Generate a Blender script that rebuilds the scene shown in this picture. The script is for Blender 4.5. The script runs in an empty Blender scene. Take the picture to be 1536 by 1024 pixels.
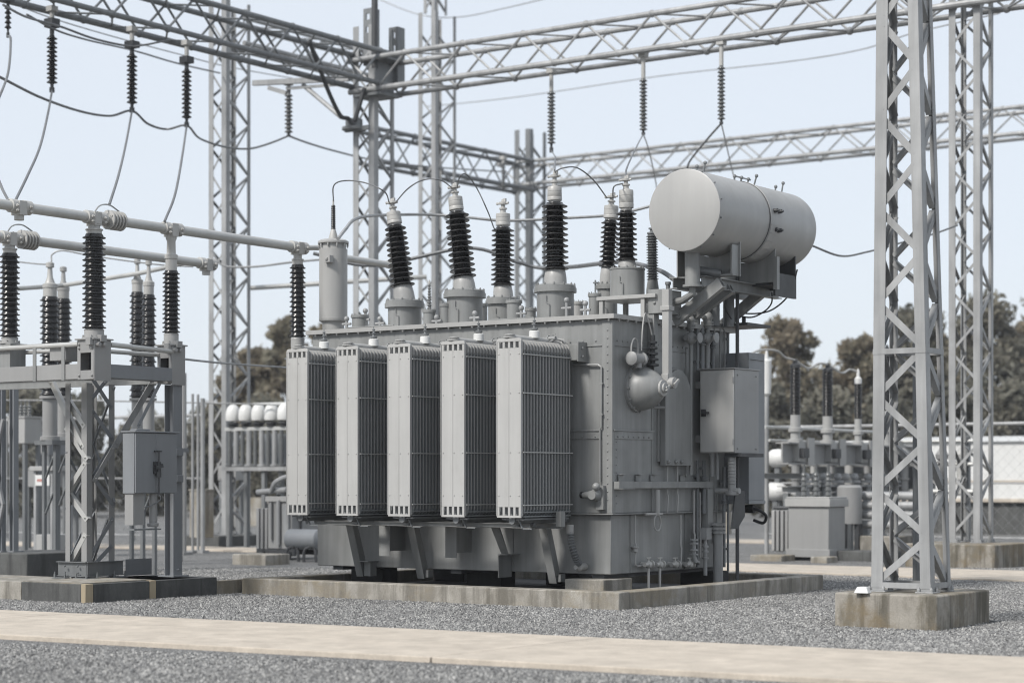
import bpy, math, random
from mathutils import Vector as V, Matrix
random.seed(11)
SC = bpy.context.scene
COL = SC.collection
PI = math.pi
# ---------------------------------------------------------------- survey
# The yard is laid out on a square grid: x runs along the long side of the big
# transformer, y runs behind it.  Grid origin = its near corner, z = 0 gravel.
RT = V((0.8181, 0.5750, 0)); FW = V((-0.5750, 0.8181, 0))
EYE = RT * -1.3 - FW * 26.0 + V((0, 0, 1.6))
FOC, CX, HY = 3000.0, 768.0, 720.0
def sight(px, py): return RT * ((px - CX) / FOC) + FW + V((0, 0, -(py - HY) / FOC))
def at(px, py, d): return EYE + sight(px, py) * d
def on_y(px, py, y0):
    s = sight(px, py); return EYE + s * ((y0 - EYE.y) / s.y)
def on_x(px, py, x0):
    s = sight(px, py); return EYE + s * ((x0 - EYE.x) / s.x)
def on_z(px, py, z0=0.0):
    s = sight(px, py); return EYE + s * ((z0 - EYE.z) / s.z)
def gp(px, d, z=0.0):
    p = at(px, 720, d); p.z = z; return p
X, Y, Z = V((1, 0, 0)), V((0, 1, 0)), V((0, 0, 1))

# ---------------------------------------------------------------- mesh kit
class MB:
    def __init__(s): s.v = []; s.f = []; s.m = []; s.cur = 0
    def face(s, idx): s.f.append(tuple(idx)); s.m.append(s.cur)
    def mat(s, i): s.cur = i; return s
    def box(s, x0, x1, y0, y1, z0, z1):
        b = len(s.v)
        for z in (z0, z1):
            s.v += [V((x0, y0, z)), V((x1, y0, z)), V((x1, y1, z)), V((x0, y1, z))]
        for q in ((3, 2, 1, 0), (4, 5, 6, 7), (0, 1, 5, 4), (1, 2, 6, 5), (2, 3, 7, 6), (3, 0, 4, 7)):
            s.face([b + k for k in q])
        return s
    def cbox(s, c, sx, sy, sz): return s.box(c[0]-sx/2, c[0]+sx/2, c[1]-sy/2, c[1]+sy/2, c[2]-sz/2, c[2]+sz/2)
    def extrude(s, p0, p1, prof, A, B, A1=None, B1=None, scale1=1.0):
        A1 = A1 or A; B1 = B1 or B
        n = len(prof); b = len(s.v)
        s.v += [p0 + A * a + B * c for a, c in prof]
        s.v += [p1 + A1 * a * scale1 + B1 * c * scale1 for a, c in prof]
        area = sum(prof[i][0]*prof[(i+1) % n][1]-prof[(i+1) % n][0]*prof[i][1] for i in range(n))
        flip = (A.cross(B).dot(p1 - p0) * area) < 0
        q = [[b + i, b + (i+1) % n, b + n + (i+1) % n, b + n + i] for i in range(n)]
        q.append([b + i for i in range(n-1, -1, -1)]); q.append([b + n + i for i in range(n)])
        for f in q: s.face(f[::-1] if flip else f)
        return s
    def frame(s, p0, p1, up=None):
        t = (p1 - p0).normalized(); up = up or Z
        if abs(t.dot(up)) > .98: up = Y if abs(t.y) < .9 else X
        a = t.cross(up).normalized(); return t, a, a.cross(t).normalized()
    def bar(s, p0, p1, w, h, up=None):
        t, a, u = s.frame(p0, p1, up)
        return s.extrude(p0, p1, [(-w/2, -h/2), (w/2, -h/2), (w/2, h/2), (-w/2, h/2)], a, u)
    def ell(s, p0, p1, w, t, A, B, scale1=1.0):
        return s.extrude(p0, p1, [(0, 0), (w, 0), (w, t), (t, t), (t, w), (0, w)], A, B, scale1=scale1)
    def ibeam(s, p0, p1, w, h, t, up=None):
        _, a, u = s.frame(p0, p1, up)
        W, H = w/2, h/2; k = t/2
        return s.extrude(p0, p1, [(-W, -H), (W, -H), (W, -H+t), (k, -H+t), (k, H-t), (W, H-t), (W, H), (-W, H), (-W, H-t), (-k, H-t), (-k, -H+t), (-W, -H+t)], a, u)
    def channel(s, p0, p1, w, h, t, side, up=None):
        u = (up or Z)
        return s.extrude(p0, p1, [(0, -h/2), (w, -h/2), (w, -h/2+t), (t, -h/2+t), (t, h/2-t), (w, h/2-t), (w, h/2), (0, h/2)], side, u)
    def tube(s, pts, r, n=10, caps=True):
        pts = [V(p) for p in pts]; m = len(pts); b = len(s.v)
        rr = r if isinstance(r, (list, tuple)) else [r] * m
        t0 = (pts[1] - pts[0]).normalized()
        a = t0.cross(Z if abs(t0.z) < .95 else X).normalized()
        for i, p in enumerate(pts):
            t = ((pts[min(i+1, m-1)] - p).normalized() + (p - pts[max(i-1, 0)]).normalized()).normalized() if 0 < i < m-1 else ((pts[1]-pts[0]) if i == 0 else (pts[-1]-pts[-2])).normalized()
            a = (a - t * a.dot(t)).normalized(); c = t.cross(a)
            for k in range(n):
                an = 2 * PI * k / n
                s.v.append(p + (a * math.cos(an) + c * math.sin(an)) * rr[i])
        for i in range(m-1):
            for k in range(n):
                s.face([b + i*n + k, b + i*n + (k+1) % n, b + (i+1)*n + (k+1) % n, b + (i+1)*n + k])
        if caps:
            s.face([b + k for k in range(n-1, -1, -1)]); s.face([b + (m-1)*n + k for k in range(n)])
        return s
    def cyl(s, p0, p1, r, n=16): return s.tube([p0, p1], r, n)
    def lathe(s, prof, base=V((0, 0, 0)), axis=Z, n=28):
        axis = axis.normalized(); a = axis.cross(X if abs(axis.x) < .9 else Y).normalized(); c = axis.cross(a)
        b = len(s.v); m = len(prof)
        for r, z in prof:
            for k in range(n):
                an = 2 * PI * k / n
                s.v.append(base + axis * z + (a * math.cos(an) + c * math.sin(an)) * max(r, .0004))
        for i in range(m-1):
            for k in range(n):
                s.face([b + i*n + k, b + i*n + (k+1) % n, b + (i+1)*n + (k+1) % n, b + (i+1)*n + k])
        s.face([b + k for k in range(n-1, -1, -1)]); s.face([b + (m-1)*n + k for k in range(n)])
        return s
    def ball(s, c, r, n=14):
        k = 8
        return s.lathe([(r*math.sin(PI*i/k), -r*math.cos(PI*i/k)) for i in range(k+1)], c, Z, n)
    def bolt(s, p, nrm, r=.018, h=.016): return s.lathe([(r, 0), (r, h), (r*.55, h*1.0), (r*.5, h*1.6)], p, nrm, 6)
    def build(s, name, mats, parent=None, bevel=0, angle=35, origin=None):
        if not isinstance(mats, (list, tuple)): mats = [mats]
        if parent is not None: o0 = wo(parent)
        elif origin is not None: o0 = V(origin)
        else:
            xs = [p.x for p in s.v]; ys = [p.y for p in s.v]; zs = [p.z for p in s.v]
            o0 = V(((min(xs)+max(xs))/2, (min(ys)+max(ys))/2, min(zs)))
        me = bpy.data.meshes.new(name)
        me.from_pydata([tuple(p - o0) for p in s.v], [], s.f)
        for m in mats: me.materials.append(m)
        me.polygons.foreach_set('material_index', s.m)
        me.polygons.foreach_set('use_smooth', [True] * len(s.f))
        me.set_sharp_from_angle(angle=math.radians(angle))
        me.update()
        o = bpy.data.objects.new(name, me); COL.objects.link(o)
        if parent is not None: o.parent = parent
        else: o.location = o0
        if bevel:
            md = o.modifiers.new('soft_edges', 'BEVEL'); md.width = bevel; md.segments = 2; md.limit_method = 'ANGLE'; md.angle_limit = math.radians(40)
        return o
def wo(o):
    p = V((0, 0, 0))
    while o is not None: p = p + o.location; o = o.parent
    return p
def thing(name, label, cat, loc, group=None):
    o = bpy.data.objects.new(name, None); COL.objects.link(o); o.location = V(loc)
    o.empty_display_size = .3
    return tag(o, label, cat, group)
def tag(o, label=None, cat=None, group=None, kind=None):
    if label: o['label'] = label
    if cat: o['category'] = cat
    if group: o['group'] = group
    if kind: o['kind'] = kind
    return o
def copy_tree(o, parent=None):
    c = o.copy(); COL.objects.link(c)
    if parent is not None: c.parent = parent
    for ch in [k for k in COL.objects if k.parent == o]: copy_tree(ch, c)
    return c
def curve(pts, k=8):
    """Catmull-Rom through the given points"""
    P = [V(p) for p in pts]; P = [P[0]*2-P[1]] + P + [P[-1]*2-P[-2]]; out = []
    for i in range(1, len(P)-2):
        a, b, c, d = P[i-1:i+3]
        for j in range(k):
            t = j / k
            out.append(.5 * (2*b + (c-a)*t + (2*a-5*b+4*c-d)*t*t + (3*b-a-3*c+d)*t**3))
    out.append(P[-2]); return out
def sag(a, b, drop, k=14):
    return [a.lerp(b, i/k) - Z * drop * 4 * (i/k) * (1 - i/k) for i in range(k+1)]

# ---------------------------------------------------------------- materials
def newmat(name):
    m = bpy.data.materials.new(name); m.use_nodes = True
    nt = m.node_tree; return m, nt, nt.nodes['Principled BSDF']
def N(nt, t, **kw):
    n = nt.nodes.new(t)
    for k, v in kw.items():
        if k in n.inputs.keys() if isinstance(k, str) else False: n.inputs[k].default_value = v
        else: setattr(n, k, v)
    return n
def noise(nt, vec, scale, detail=4, rough=.55, stretch=None):
    n = N(nt, 'ShaderNodeTexNoise'); n.inputs['Scale'].default_value = scale; n.inputs['Detail'].default_value = detail; n.inputs['Roughness'].default_value = rough
    if stretch:
        mp = N(nt, 'ShaderNodeMapping'); mp.inputs['Scale'].default_value = stretch
        nt.links.new(vec, mp.inputs['Vector']); vec = mp.outputs[0]
    nt.links.new(vec, n.inputs['Vector']); return n.outputs['Fac']
def ramp(nt, fac, stops):
    r = N(nt, 'ShaderNodeValToRGB'); e = r.color_ramp.elements
    while len(e) < len(stops): e.new(.5)
    for k, (p, c) in zip(e, stops):
        k.position = p; k.color = (c, c, c, 1) if not isinstance(c, (tuple, list)) else (*c, 1)
    nt.links.new(fac, r.inputs[0]); return r.outputs[0]
def mixc(nt, fac, a, b, mode='MIX'):
    m = N(nt, 'ShaderNodeMix', data_type='RGBA', blend_type=mode)
    for sock, val in ((0, fac), (6, a), (7, b)):
        if hasattr(val, 'links'): nt.links.new(val, m.inputs[sock])
        elif sock == 0: m.inputs[0].default_value = val
        else: m.inputs[sock].default_value = (*val, 1)
    return m.outputs[2]
def bump(nt, b, h, strength, dist=.01):
    n = N(nt, 'ShaderNodeBump'); n.inputs['Strength'].default_value = strength; n.inputs['Distance'].default_value = dist
    nt.links.new(h, n.inputs['Height']); nt.links.new(n.outputs[0], b.inputs['Normal'])
def coords(nt, world=False):
    if world: return N(nt, 'ShaderNodeNewGeometry').outputs['Position']
    return N(nt, 'ShaderNodeTexCoord').outputs['Object']
def paint(name, col, rough=.45, metal=0.0, var=.12, streak=.10, grime=(.16, .15, .13), gr=.25, bmp=.06):
    m, nt, b = newmat(name); co = coords(nt, True)
    if max(col) > .1 and 'white' not in name: col = tuple(k*.84 for k in col)
    big = ramp(nt, noise(nt, co, 1.3, 5), [(.3, 1-var), (.7, 1+var*.6)])
    stk = ramp(nt, noise(nt, co, 1.0, 4, .6, (7, 7, .45)), [(.35, 1-streak), (.65, 1+streak*.4)])
    c = mixc(nt, 1, col, big, 'MULTIPLY'); c = mixc(nt, 1, c, stk, 'MULTIPLY')
    g = ramp(nt, noise(nt, co, 3.1, 8, .68, (1, 1, .5)), [(.56, 0), (.80, gr)])
    c = mixc(nt, g, c, grime)
    nt.links.new(c, b.inputs['Base Color'])
    fine = noise(nt, co, 55, 3)
    nt.links.new(ramp(nt, noise(nt, co, 4, 5), [(.3, max(rough-.08, .05)), (.7, min(rough+.12, 1))]), b.inputs['Roughness'])
    b.inputs['Metallic'].default_value = metal
    bump(nt, b, fine, bmp, .004)
    return m
M = {}
M['grey'] = paint('tank_paint', (.265, .27, .265), .40, var=.16, streak=.16, gr=.38)
M['panel'] = paint('radiator_paint', (.455, .453, .44), .42, var=.05, streak=.07, gr=.22)
M['fin'] = paint('shaded_radiator_paint', (.25, .262, .265), .42, var=.08)  # radiator paint darkened, so the shade between fins sits in the colour
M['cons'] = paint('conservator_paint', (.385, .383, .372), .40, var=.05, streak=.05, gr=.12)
M['cab'] = paint('cabinet_paint', (.30, .30, .295), .4, var=.05, streak=.05, gr=.12)
M['cab2'] = paint('box_paint', (.22, .232, .245), .42, var=.05, streak=.05, gr=.12)
M['galv'] = paint('galvanised_steel', (.355, .36, .36), .48, .1, var=.22, streak=.2, grime=(.20, .19, .175), gr=.35, bmp=.1)
M['galvd'] = paint('weathered_and_shaded_steel', (.20, .21, .215), .5, .15, var=.16, streak=.16, grime=(.12, .12, .11), gr=.35)
M['alu'] = paint('aluminium_tube', (.56, .56, .54), .38, .35, var=.1, streak=.05, gr=.2)
M['dark'] = paint('dark_steel', (.045, .047, .05), .5, .1, gr=.1)
M['black'] = paint('black_rubber', (.015, .015, .016), .55, gr=0)
M['wire'] = paint('cable_alloy', (.19, .195, .20), .5, .3, gr=0)
M['porc'] = paint('dark_porcelain', (.011, .0105, .0105), .26, var=.2, streak=.1, grime=(.06, .058, .055), gr=.12, bmp=.01)
M['porcg'] = paint('grey_porcelain', (.13, .135, .135), .25, gr=.15, bmp=.01)
M['cap'] = paint('cast_alloy', (.47, .465, .445), .5, .1, var=.1, gr=.35, grime=(.22, .2, .17))
M['white'] = paint('white_paint', (.60, .60, .585), .4, var=.05, streak=.06, gr=.15)
M['tan'] = paint('tan_joint', (.42, .35, .24), .8, gr=.3)
M['red'] = paint('red_lettering', (.45, .10, .07), .6)
def concrete(name, col, stain, amount=.55, moss=None):
    m, nt, b = newmat(name); co = coords(nt, True)
    c = mixc(nt, 1, col, ramp(nt, noise(nt, co, 2.3, 8, .65), [(.25, .72), (.75, 1.18)]), 'MULTIPLY')
    s = ramp(nt, noise(nt, co, 1.6, 9, .72, (1.6, 1.6, .7)), [(.44, 0), (.56, amount)])
    c = mixc(nt, s, c, stain)
    d = ramp(nt, noise(nt, co, 1.1, 6, .6, (5, 5, .35)), [(.50, 0), (.62, amount)])
    c = mixc(nt, d, c, tuple(k*.6 for k in stain))
    if moss:
        c = mixc(nt, ramp(nt, noise(nt, co, .9, 7, .7), [(.5, 0), (.60, .8)]), c, moss)
    sp = ramp(nt, noise(nt, co, 60, 3), [(.3, .88), (.7, 1.08)])
    c = mixc(nt, 1, c, sp, 'MULTIPLY')
    nt.links.new(c, b.inputs['Base Color']); b.inputs['Roughness'].default_value = .88
    bump(nt, b, noise(nt, co, 35, 8, .7), .35, .012)
    return m
M['plinth'] = concrete('bund_concrete', (.32, .302, .268), (.15, .136, .11), .62, (.215, .185, .135))
M['dconc'] = concrete('dark_damp_concrete', (.095, .097, .094), (.05, .051, .05), .6)
M['bconc'] = concrete('block_concrete', (.29, .27, .235), (.11, .098, .072), .75, (.17, .135, .085))
M['path'] = concrete('path_concrete', (.465, .412, .345), (.415, .36, .30), .2)
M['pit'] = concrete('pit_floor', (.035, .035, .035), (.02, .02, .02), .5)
def gravel_mat(name, stones=False):
    m, nt, b = newmat(name); co = coords(nt, True)
    if stones:
        oi = N(nt, 'ShaderNodeObjectInfo').outputs['Random']
        c = ramp(nt, oi, [(0, (.085, .084, .083)), (.35, (.168, .167, .164)), (.75, (.25, .248, .24)), (1, (.40, .393, .375))])
        c = mixc(nt, 1, c, ramp(nt, noise(nt, co, 90, 4), [(.3, .8), (.7, 1.15)]), 'MULTIPLY')
    else:
        vo = N(nt, 'ShaderNodeTexVoronoi'); vo.inputs['Scale'].default_value = 34
        nt.links.new(co, vo.inputs['Vector'])
        sep = N(nt, 'ShaderNodeSeparateColor'); nt.links.new(vo.outputs['Color'], sep.inputs[0])
        c = ramp(nt, sep.outputs[0], [(0, (.13, .13, .127)), (.5, (.215, .214, .209)), (1, (.34, .337, .326))])
        dd = ramp(nt, vo.outputs['Distance'], [(0, 1.1), (.55, .75), (.9, .35)])
        c = mixc(nt, 1, c, dd, 'MULTIPLY')
        inv = ramp(nt, vo.outputs['Distance'], [(0, 1), (.8, 0)])
        bump(nt, b, inv, .9, .03)
    c = mixc(nt, 1, c, ramp(nt, noise(nt, co, .45, 5), [(.3, .86), (.7, 1.12)]), 'MULTIPLY')
    nt.links.new(c, b.inputs['Base Color']); b.inputs['Roughness'].default_value = .8
    return m
M['gravel'] = gravel_mat('gravel_bed'); M['stone'] = gravel_mat('gravel_stone', True)
def leafmat(name, c0, c1):
    m, nt, b = newmat(name); co = coords(nt, True)
    c = mixc(nt, ramp(nt, noise(nt, co, .55, 5, .6), [(.35, 0), (.65, 1)]), c0, c1)
    c = mixc(nt, 1, c, ramp(nt, noise(nt, co, 6, 3), [(.3, .7), (.7, 1.3)]), 'MULTIPLY')
    nt.links.new(c, b.inputs['Base Color']); b.inputs['Roughness'].default_value = .7
    tr = N(nt, 'ShaderNodeBsdfTranslucent'); nt.links.new(c, tr.inputs[0])          # thin leaves let light through
    ms = N(nt, 'ShaderNodeMixShader'); ms.inputs[0].default_value = .45
    nt.links.new(b.outputs[0], ms.inputs[1]); nt.links.new(tr.outputs[0], ms.inputs[2])
    nt.links.new(ms.outputs[0], nt.nodes['Material Output'].inputs[0])
    return m
M['leaf'] = leafmat('olive_foliage', (.19, .176, .125), (.25, .208, .148))
M['leafg'] = leafmat('grey_green_foliage', (.158, .158, .13), (.215, .20, .155))
M['bark'] = paint('bark', (.11, .095, .08), .85)

# ---------------------------------------------------------------- camera, sky, sun
cam = bpy.data.cameras.new('camera'); co_ = bpy.data.objects.new('camera', cam); COL.objects.link(co_)
co_.location = EYE
co_.rotation_euler = Matrix((RT, Z, -FW)).transposed().to_euler()
cam.sensor_width = 36; cam.lens = 36 * FOC / 1536
cam.shift_y = (HY - 512) / 1536
cam.clip_end = 2000; cam.clip_start = .1
cam.dof.use_dof = True; cam.dof.focus_distance = 25.3; cam.dof.aperture_fstop = 1.15
SC.camera = co_
SUN_EL, SUN_DIR = math.radians(44), (RT * -.74 + FW * -.67).normalized()   # from the front left
w = bpy.data.worlds.new('World'); SC.world = w; w.use_nodes = True
nt = w.node_tree; bg = nt.nodes['Background']
sky = nt.nodes.new('ShaderNodeTexSky'); sky.sky_type = 'NISHITA'; sky.sun_disc = False
sky.sun_elevation = SUN_EL; sky.sun_rotation = math.atan2(SUN_DIR.x, SUN_DIR.y)
sky.air_density = 1.0; sky.dust_density = 1.2; sky.ozone_density = 1.5; sky.altitude = 0
# thin high overcast: an even pale veil over the clear sky
veil = nt.nodes.new('ShaderNodeMix'); veil.data_type = 'RGBA'; veil.inputs[0].default_value = .78
veil.inputs[7].default_value = (9.25, 9.85, 10.65, 1)
nt.links.new(sky.outputs[0], veil.inputs[6]); nt.links.new(veil.outputs[2], bg.inputs[0]); bg.inputs[1].default_value = .10
sl = bpy.data.lights.new('sun', 'SUN'); so = bpy.data.objects.new('sun', sl); COL.objects.link(so)
sl.energy = 4.2; sl.angle = math.radians(11); sl.color = (1, .965, .92)
so.location = (-20, -40, 40)
so.rotation_euler = (-(SUN_DIR * math.cos(SUN_EL) + Z * math.sin(SUN_EL))).to_track_quat('-Z', 'Y').to_euler()
SC.view_settings.view_transform = 'Standard'; SC.view_settings.look = 'None'
SC.cycles.filter_width = 1.1
SC.view_settings.exposure = 0; SC.view_settings.gamma = 1
# ================================================================ GROUND
g = MB(); g.v = [V((-280, -280, 0)), V((280, -280, 0)), V((280, 280, 0)), V((-280, 280, 0))]; g.face([0, 1, 2, 3])
tag(g.build('ground', M['gravel']), kind='structure')
def strip(name, pts, mat, z0, z1, joints=0):
    b = MB(); n = len(pts)
    b.v = [V((p.x, p.y, z0)) for p in pts] + [V((p.x, p.y, z1)) for p in pts]
    b.face(range(n, 2*n))
    for i in range(n): b.face([i, (i+1) % n, n + (i+1) % n, n + i])
    return b
def hit(P, D, C, w=V((-.02, -1, 0))):
    e = C - D; n = V((e.y, -e.x, 0)); return P + w * ((D - P).dot(n) / w.dot(n))
def slab_path(name, A, B, C, D, n, mat, z1=.05, gap=.01):
    """A-B far edge, D-C near edge, cast in n slabs"""
    b = MB()
    for i in range(n):
        t0, t1 = i/n, (i+1)/n
        u = (B-A).normalized() * gap
        near = lambda P: D + (C-D) * ((P - Y*4 - D).dot((C-D).normalized()) / (C-D).length) if False else hit(P, D, C)
        q = [A.lerp(B, t0)+u, A.lerp(B, t1)-u, near(A.lerp(B, t1))-u, near(A.lerp(B, t0))+u]
        k = len(b.v)
        b.v += [V((p.x, p.y, -.02)) for p in q] + [V((p.x, p.y, z1)) for p in q]
        b.face([k+7, k+6, k+5, k+4])
        for j in range(4): b.face([k+4+j, k+4+(j+1) % 4, k+(j+1) % 4, k+j])
    o = b.build(name, mat, bevel=.008); tag(o, kind='structure'); return o
a, b_ = on_z(0, 920), on_z(1536, 993); d_, c_ = on_z(0, 958), on_z(1210, 1024)
e1 = (b_-a).normalized(); e2 = (c_-d_).normalized()
j = on_z(903, 963); a0 = a + e1*(j-a).dot(e1)
slab_path('path', a0 - e1*21, a0 + e1*14, d_ + e2*20, d_ - e2*9, 5, M['path'])
a, b_ = on_z(1140, 849), on_z(1536, 858); d_, c_ = on_z(1140, 858), on_z(1536, 880)
slab_path('back_path', a - X*4 + Y*.2, b_ + X*12, c_ + X*12, d_ - X*4 + Y*.2, 5, M['path'], .04)
p = gp(300, 46); slab_path('yard_path', V((p.x-16, p.y+1.0, 0)), V((p.x+7, p.y+1.0, 0)), V((p.x+7, p.y-.5, 0)), V((p.x-16, p.y-.5, 0)), 8, M['path'], .04)
p = gp(1200, 50); slab_path('rear_path', V((p.x-9, p.y+2.0, 0)), V((p.x+16, p.y+2.0, 0)), V((p.x+16, p.y, 0)), V((p.x-9, p.y, 0)), 8, M['path'], .04)
# loose stones lying on the bed: countless, so one object
def stone_field(polys):
    b = MB()
    for q in polys:
        k = len(b.v); b.v += [V((p.x, p.y, .0)) for p in q]; b.face(range(k, k+len(q)))
    o = b.build('gravel_stones', M['stone'], origin=(0, 0, 0))
    tag(o, 'loose grey crushed stones covering the yard floor', 'gravel', kind='stuff')
    ng = bpy.data.node_groups.new('scatter_stones', 'GeometryNodeTree')
    ng.interface.new_socket('Geometry', in_out='INPUT', socket_type='NodeSocketGeometry')
    ng.interface.new_socket('Geometry', in_out='OUTPUT', socket_type='NodeSocketGeometry')
    L = ng.links.new; nn = ng.nodes.new
    i_, o_ = nn('NodeGroupInput'), nn('NodeGroupOutput')
    ds = nn('GeometryNodeDistributePointsOnFaces'); ds.inputs['Density'].default_value = 1250
    L(i_.outputs[0], ds.inputs['Mesh'])
    ico = nn('GeometryNodeMeshIcoSphere'); ico.inputs['Radius'].default_value = 1; ico.inputs['Subdivisions'].default_value = 1
    wn = nn('ShaderNodeTexWhiteNoise'); wn.noise_dimensions = '3D'
    pos = nn('GeometryNodeInputPosition'); L(pos.outputs[0], wn.inputs['Vector'])
    mr = nn('ShaderNodeMapRange'); mr.inputs['To Min'].default_value = .72; mr.inputs['To Max'].default_value = 1.15
    L(wn.outputs['Value'], mr.inputs['Value'])
    sc = nn('ShaderNodeVectorMath'); sc.operation = 'SCALE'; L(pos.outputs[0], sc.inputs[0]); L(mr.outputs[0], sc.inputs['Scale'])
    sp = nn('GeometryNodeSetPosition'); L(ico.outputs[0], sp.inputs['Geometry']); L(sc.outputs[0], sp.inputs['Position'])
    sm = nn('GeometryNodeSetMaterial'); sm.inputs['Material'].default_value = M['stone']; L(sp.outputs[0], sm.inputs['Geometry'])
    iop = nn('GeometryNodeInstanceOnPoints'); L(ds.outputs['Points'], iop.inputs['Points']); L(sm.outputs[0], iop.inputs['Instance'])
    rv = nn('FunctionNodeRandomValue'); rv.data_type = 'FLOAT_VECTOR'; rv.inputs[0].default_value = (0, 0, 0); rv.inputs[1].default_value = (6.28, 6.28, 6.28)
    L(rv.outputs[0], iop.inputs['Rotation'])
    rs = nn('FunctionNodeRandomValue'); rs.data_type = 'FLOAT_VECTOR'; rs.inputs[0].default_value = (.008, .0075, .006); rs.inputs[1].default_value = (.030, .025, .018)
    rs.inputs['Seed'].default_value = 5
    L(rs.outputs[0], iop.inputs['Scale'])
    L(iop.outputs[0], o_.inputs[0])
    md = o.modifiers.new('scatter', 'NODES'); md.node_group = ng
zz = on_z
stone_field([
    [zz(-330, 948), zz(1560, 1046), zz(1560, 1090), zz(-330, 1090)],
    [zz(-330, 852), zz(1860, 852), zz(1860, 1008), zz(1640, 995), zz(-60, 914), zz(-330, 902)],
])
# ================================================================ BUND AND TRANSFORMER
bund = thing('transformer_bund', 'low stained concrete bund wall around the black pit under the big transformer', 'bund', (-2.2, 1.6, 0))
bx0, bx1, by0, by1, bz, bt = -5.37, .868, -1.22, 4.38, .228, .26
m = MB(); m.box(bx0, bx1, by0, by0+bt, -.1, bz); m.build('wall', M['plinth'], bund, .015)
m = MB(); m.box(bx0, bx1, by1-bt, by1, -.1, bz); m.build('wall', M['plinth'], bund, .015)
m = MB(); m.box(bx1-bt, bx1, by0+bt, by1-bt, -.1, bz-.002); m.build('wall', M['plinth'], bund, .015)
m = MB(); m.box(bx0, bx0+bt, by0+bt, by1-bt, -.1, bz-.002); m.build('wall', M['plinth'], bund, .015)
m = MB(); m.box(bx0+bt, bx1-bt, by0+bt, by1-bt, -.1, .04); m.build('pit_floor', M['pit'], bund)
TX0, TY1 = -5.12, 3.14
for x in (TX0+.4, -2.6, -.28):
    for y in (.12 if x > -.5 else .75, TY1-.4):
        f = -.36 if (x > -.5 and y < 1) else .0
        m = MB(); m.box(x-.3, x+.3, y+f, y+.35, .04, .315); m.build('footing_pad', M['plinth' if f else 'pit'], bund, .012)  # hidden pads blackened to put the shade under the tank into colour

tf = thing('power_transformer', 'large grey power transformer with five radiators, tall black bushings and a drum on top', 'transformer', (-2.5, 1.5, .315))
def part(mb, name, mat='grey', parent=None, bevel=0): return mb.build(name, M[mat] if isinstance(mat, str) else [M[k] for k in mat], parent or tf, bevel)
LZ = 3.76           # top of lid
m = MB(); m.box(TX0+.05, -.05, .05, TY1-.05, .37, 1.15); base = part(m, 'base_tank', bevel=.012)
for x in (TX0+.4, -2.6, -.28): m = MB(); m.box(x-.09, x+.09, .1, TY1-.1, .3155, .3695); part(m, 'skid', 'dark')
m = MB(); m.box(TX0, 0, 0, TY1, 1.168, 3.70); tank = part(m, 'tank', bevel=.012)
m = MB(); m.box(TX0-.03, .03, -.03, TY1+.03, 1.15, 1.168); part(m, 'base_flange', bevel=.004)
m = MB(); m.box(TX0-.07, .07, -.07, TY1+.07, 3.70, LZ)
for i in range(26):
    m.bolt(V((TX0 + .1 + i*.2, -.045, 3.70)), -Z, .016, .02)
for i in range(15): m.bolt(V((.045, .1 + i*.21, 3.70)), -Z, .016, .02)
lid = part(m, 'lid', 'cons')
# riveted corner and seam strips
m = MB(); m.box(-.145, .012, -.012, 0, 1.17, 3.66); m.box(0.0005, .012, 0.0005, .05, 1.17, 3.66)
for i in range(22): m.bolt(V((-.06, -.012, 1.35 + i*.105)), -Y, .012, .008)
part(m, 'corner_strip', bevel=.003)
m = MB()
for z in (2.14, 3.35): m.box(TX0+.02, -.147, -.014, 0, z, z+.016 if z > 3 else z+.10); m.box(0, .014, .052, 1.02 if z < 3 else 2.1, z, z+.016 if z > 3 else z+.10)
m.box(TX0+.02, -.147, -.03, -.0145, 2.242, 2.262); m.box(.0145, .03, .02, 1.02, 2.242, 2.262)
for i in range(12): m.bolt(V((-.25-i*.2, -.014, 2.17)), -Y, .012, .008); m.bolt(V((-.25-i*.2, 0, 3.42)), -Y, .012, .01)
for i in range(7): m.bolt(V((.014, .12+i*.13, 2.17)), X, .012, .008)
for i in range(16): m.bolt(V((0, .12+i*.13, 3.42)), X, .012, .01)
for i in range(9): m.bolt(V((0, .10, 1.3+i*.1)), X, .010, .008)
part(m, 'seam_strip', bevel=.002)
for a_ in ((.055, .07, 2.13), (.98, .99, 3.3), (2.55, 2.56, 3.6)): m = MB(); m.box(.0005, .009, a_[0], a_[1], 1.17, a_[2]); part(m, 'weld_seam')
for a_ in ((-1.62, -1.60, .04, .0495), (-.0495, -.04, .52, .54), (-.0495, -.035, 1.95, 1.98)): m = MB(); m.box(*a_, .38, 1.14); part(m, 'weld_seam')
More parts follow.
